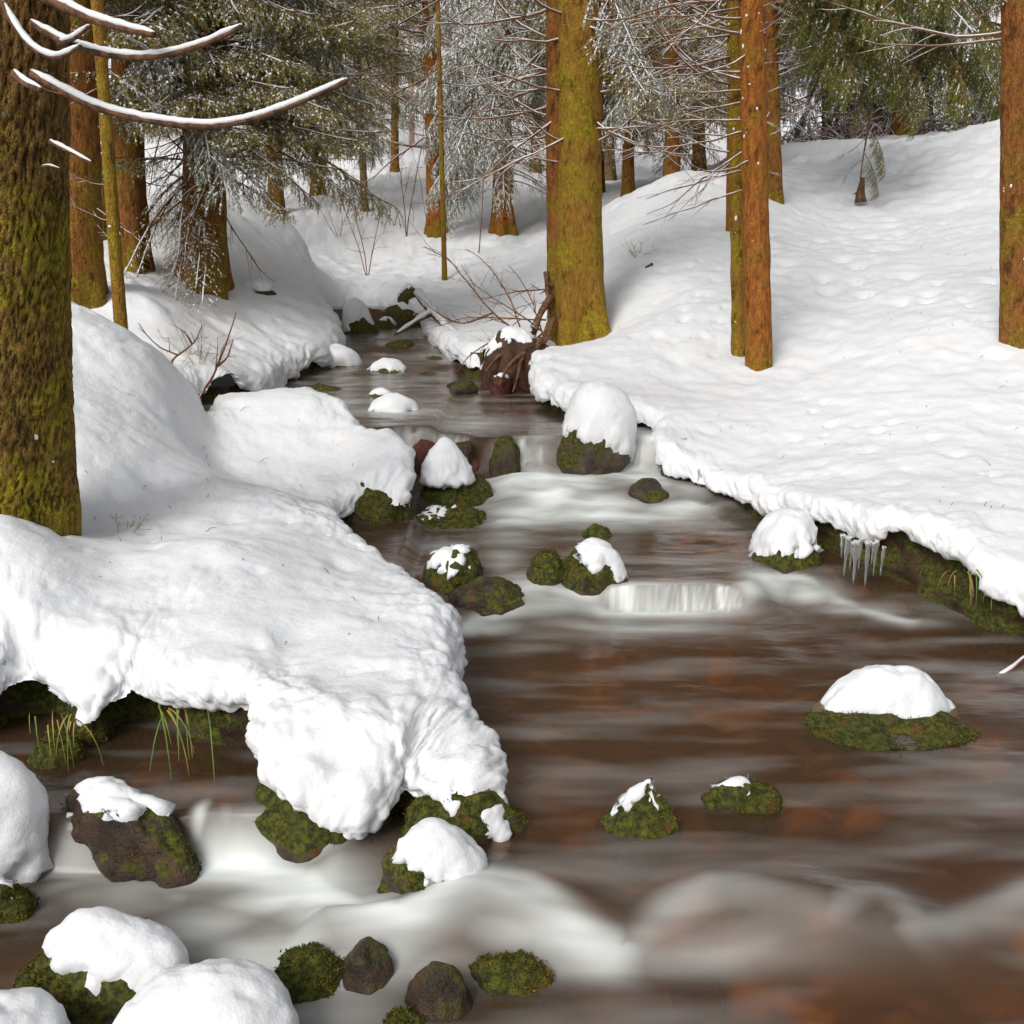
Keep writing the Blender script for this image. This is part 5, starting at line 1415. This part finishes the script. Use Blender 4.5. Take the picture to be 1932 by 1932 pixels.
# the dangling bough over the slope belongs to the reddish trunk on the slope
dang = px_branch(T15, [(1690, -120), (1675, 0), (1660, 110), (1640, 230), (1628, 300), (1622, 350)], 14.8, 15.3, .022, .008, 0, TWIG, 'branch', 30)
rng_d = np.random.default_rng(77)
for (u, v, az, tl, sc_) in [(1640, 245, -0.3, -0.8, .42), (1632, 290, 0.2, -0.9, .38), (1660, 110, -0.3, -0.7, .7), (1655, 140, 3.4, -0.7, .5), (1668, 60, -0.4, -0.7, .8)]:
    p_ = P(u, v, 15.1)
    put(BR_GREEN, 'branch', T15, p_ - BASE[T15.name], az, tl, sc_, rng_d)
for (u, v, az, tl, sc_) in [(1636, 260, 3.3, -0.5, .6), (1630, 300, 3.0, -0.4, .5)]:
    put(DEAD_BARE, 'dead_branch', T15, P(u, v, 15.1) - BASE[T15.name], az, tl, sc_, rng_d)

def grass(name, label, u, v, D, n, L, seed, lean=(0, -0.5), mats=(GRASS, GRASS_GREEN)):
    rng = np.random.default_rng(seed)
    base = P(u, v, D)
    mb = MB()
    for i in range(n):
        d = np.array((lean[0] + rng.normal() * 0.35, lean[1] + rng.normal() * 0.2, rng.uniform(-0.5, 0.2)))
        q = curve_pts(base + rng.normal(size=3) * np.array((0.05, 0.015, 0.015)), d, L * rng.uniform(0.4, 1.2), 8, rng.uniform(1.6, 3.4), rng, 0.03)
        w = np.linspace(0.0035, 0.0006, 9)
        t = np.gradient(q, axis=0); sd_ = np.cross(t, (0.2, 1, 0.1)); sd_ /= np.linalg.norm(sd_, axis=1)[:, None] + 1e-9
        V = np.stack([q - sd_ * w[:, None], q + sd_ * w[:, None]], 1).reshape(-1, 3)
        k = np.arange(8) * 2
        mb.add(V, np.stack([k, k + 1, k + 3, k + 2], -1), 0 if rng.random() < 0.75 else 1)
    root = thing(name, label, 'grass', base)
    part('blade', mb, list(mats), root, 'stuff', smooth=False)
grass('grass_tuft', 'yellow grass hanging from the snow rim over the side channel', 335, 1335, 3.02, 11, 0.26, 1, (0.15, -0.6))
grass('grass_tuft', 'brown grass tuft hanging beside the mossy bank stone', 120, 1355, 3.05, 12, 0.17, 2, (0.2, -0.6))
grass('grass_tuft', 'green grass tuft under the snow rim at the rapids', 585, 662, 11.6, 26, 0.3, 3, (0.3, -0.6))
grass('grass_tuft', 'thin grass blades on the mossy ledge by the right picture edge', 1850, 1085, 4.55, 18, 0.16, 4, (-0.1, -0.5))

def icicles(label, spots, seed):
    rng = np.random.default_rng(seed)
    b0 = P(*spots[0][:3])
    root = thing('icicle_row', label, 'icicles', b0)
    for (u, v, D, L, r) in spots:
        p = P(u, v, D)
        n = 9
        k = np.linspace(0, 1, n)
        path = p + np.stack([0.004 * rng.normal() * k, 0.004 * rng.normal() * k, 0.02 - (L + 0.02) * k], -1)
        mb = MB(); mb.tube(path, r * (1 - k * 0.85) * (1 + 0.25 * np.sin(k * 14 + rng.random() * 6)), 7, 0)
        part('icicle', mb, [ICE], root)
rg = np.random.default_rng(3)
icicles('row of clear icicles hanging from the mossy right bank', [(u_, 1022 + 0.15 * (u_ - 1590) + rg.uniform(-8, 8), 4.95 - 0.001 * (u_ - 1590), l_, r_) for u_, l_, r_ in ((1590, .10, .012), (1600, .19, .017), (1608, .13, .012), (1616, .21, .02), (1625, .15, .013), (1638, .22, .017), (1648, .10, .01), (1654, .17, .014), (1668, .14, .012))], 1)
icicles('small icicles under the snow rim beside the foam', [(1318 + 7 * i, 890 + 2 * i, 6.55, rg.uniform(0.08, 0.18), 0.010) for i in range(5)], 2)
icicles('icicle on the overhung side of the bulging snow mass', [(770, 940, 6.0, 0.12, 0.012), (762, 945, 6.0, 0.06, 0.01)], 3)

# fallen needles and twig bits lying on the snow
def litter():
    rng = np.random.default_rng(9)
    mb = MB()
    n = 420
    u = rng.uniform(0, 1932, n); D = 2.7 * np.exp(rng.random(n) * 1.6)
    x = (u - K / 2) / F * D
    d, _, _ = edge_dist(x, D)
    k = d > 0.3
    x, D = x[k], D[k]
    z = ground(x, D)
    for a, b_, c in zip(x, D, z):
        L = rng.uniform(0.004, 0.014) * (2.5 if rng.random() < 0.1 else 1)
        az = rng.uniform(0, 2 * PI)
        q = np.array((a, b_, c + 0.012)) + np.array((math.cos(az), math.sin(az), 0.25))[None] * np.linspace(-L, L, 3)[:, None]
        q[:, 2] += np.array((-0.01, 0.004, 0.0))
        mb.tube(q, (0.0016, 0.0018, 0.001), 3, 0)
    o = link('forest_litter', mb.mesh('forest_litter', [TWIG]), None, 'stuff')
    o['label'] = 'scattered brown needles and twig bits on the snow'; o['category'] = 'litter'
litter()
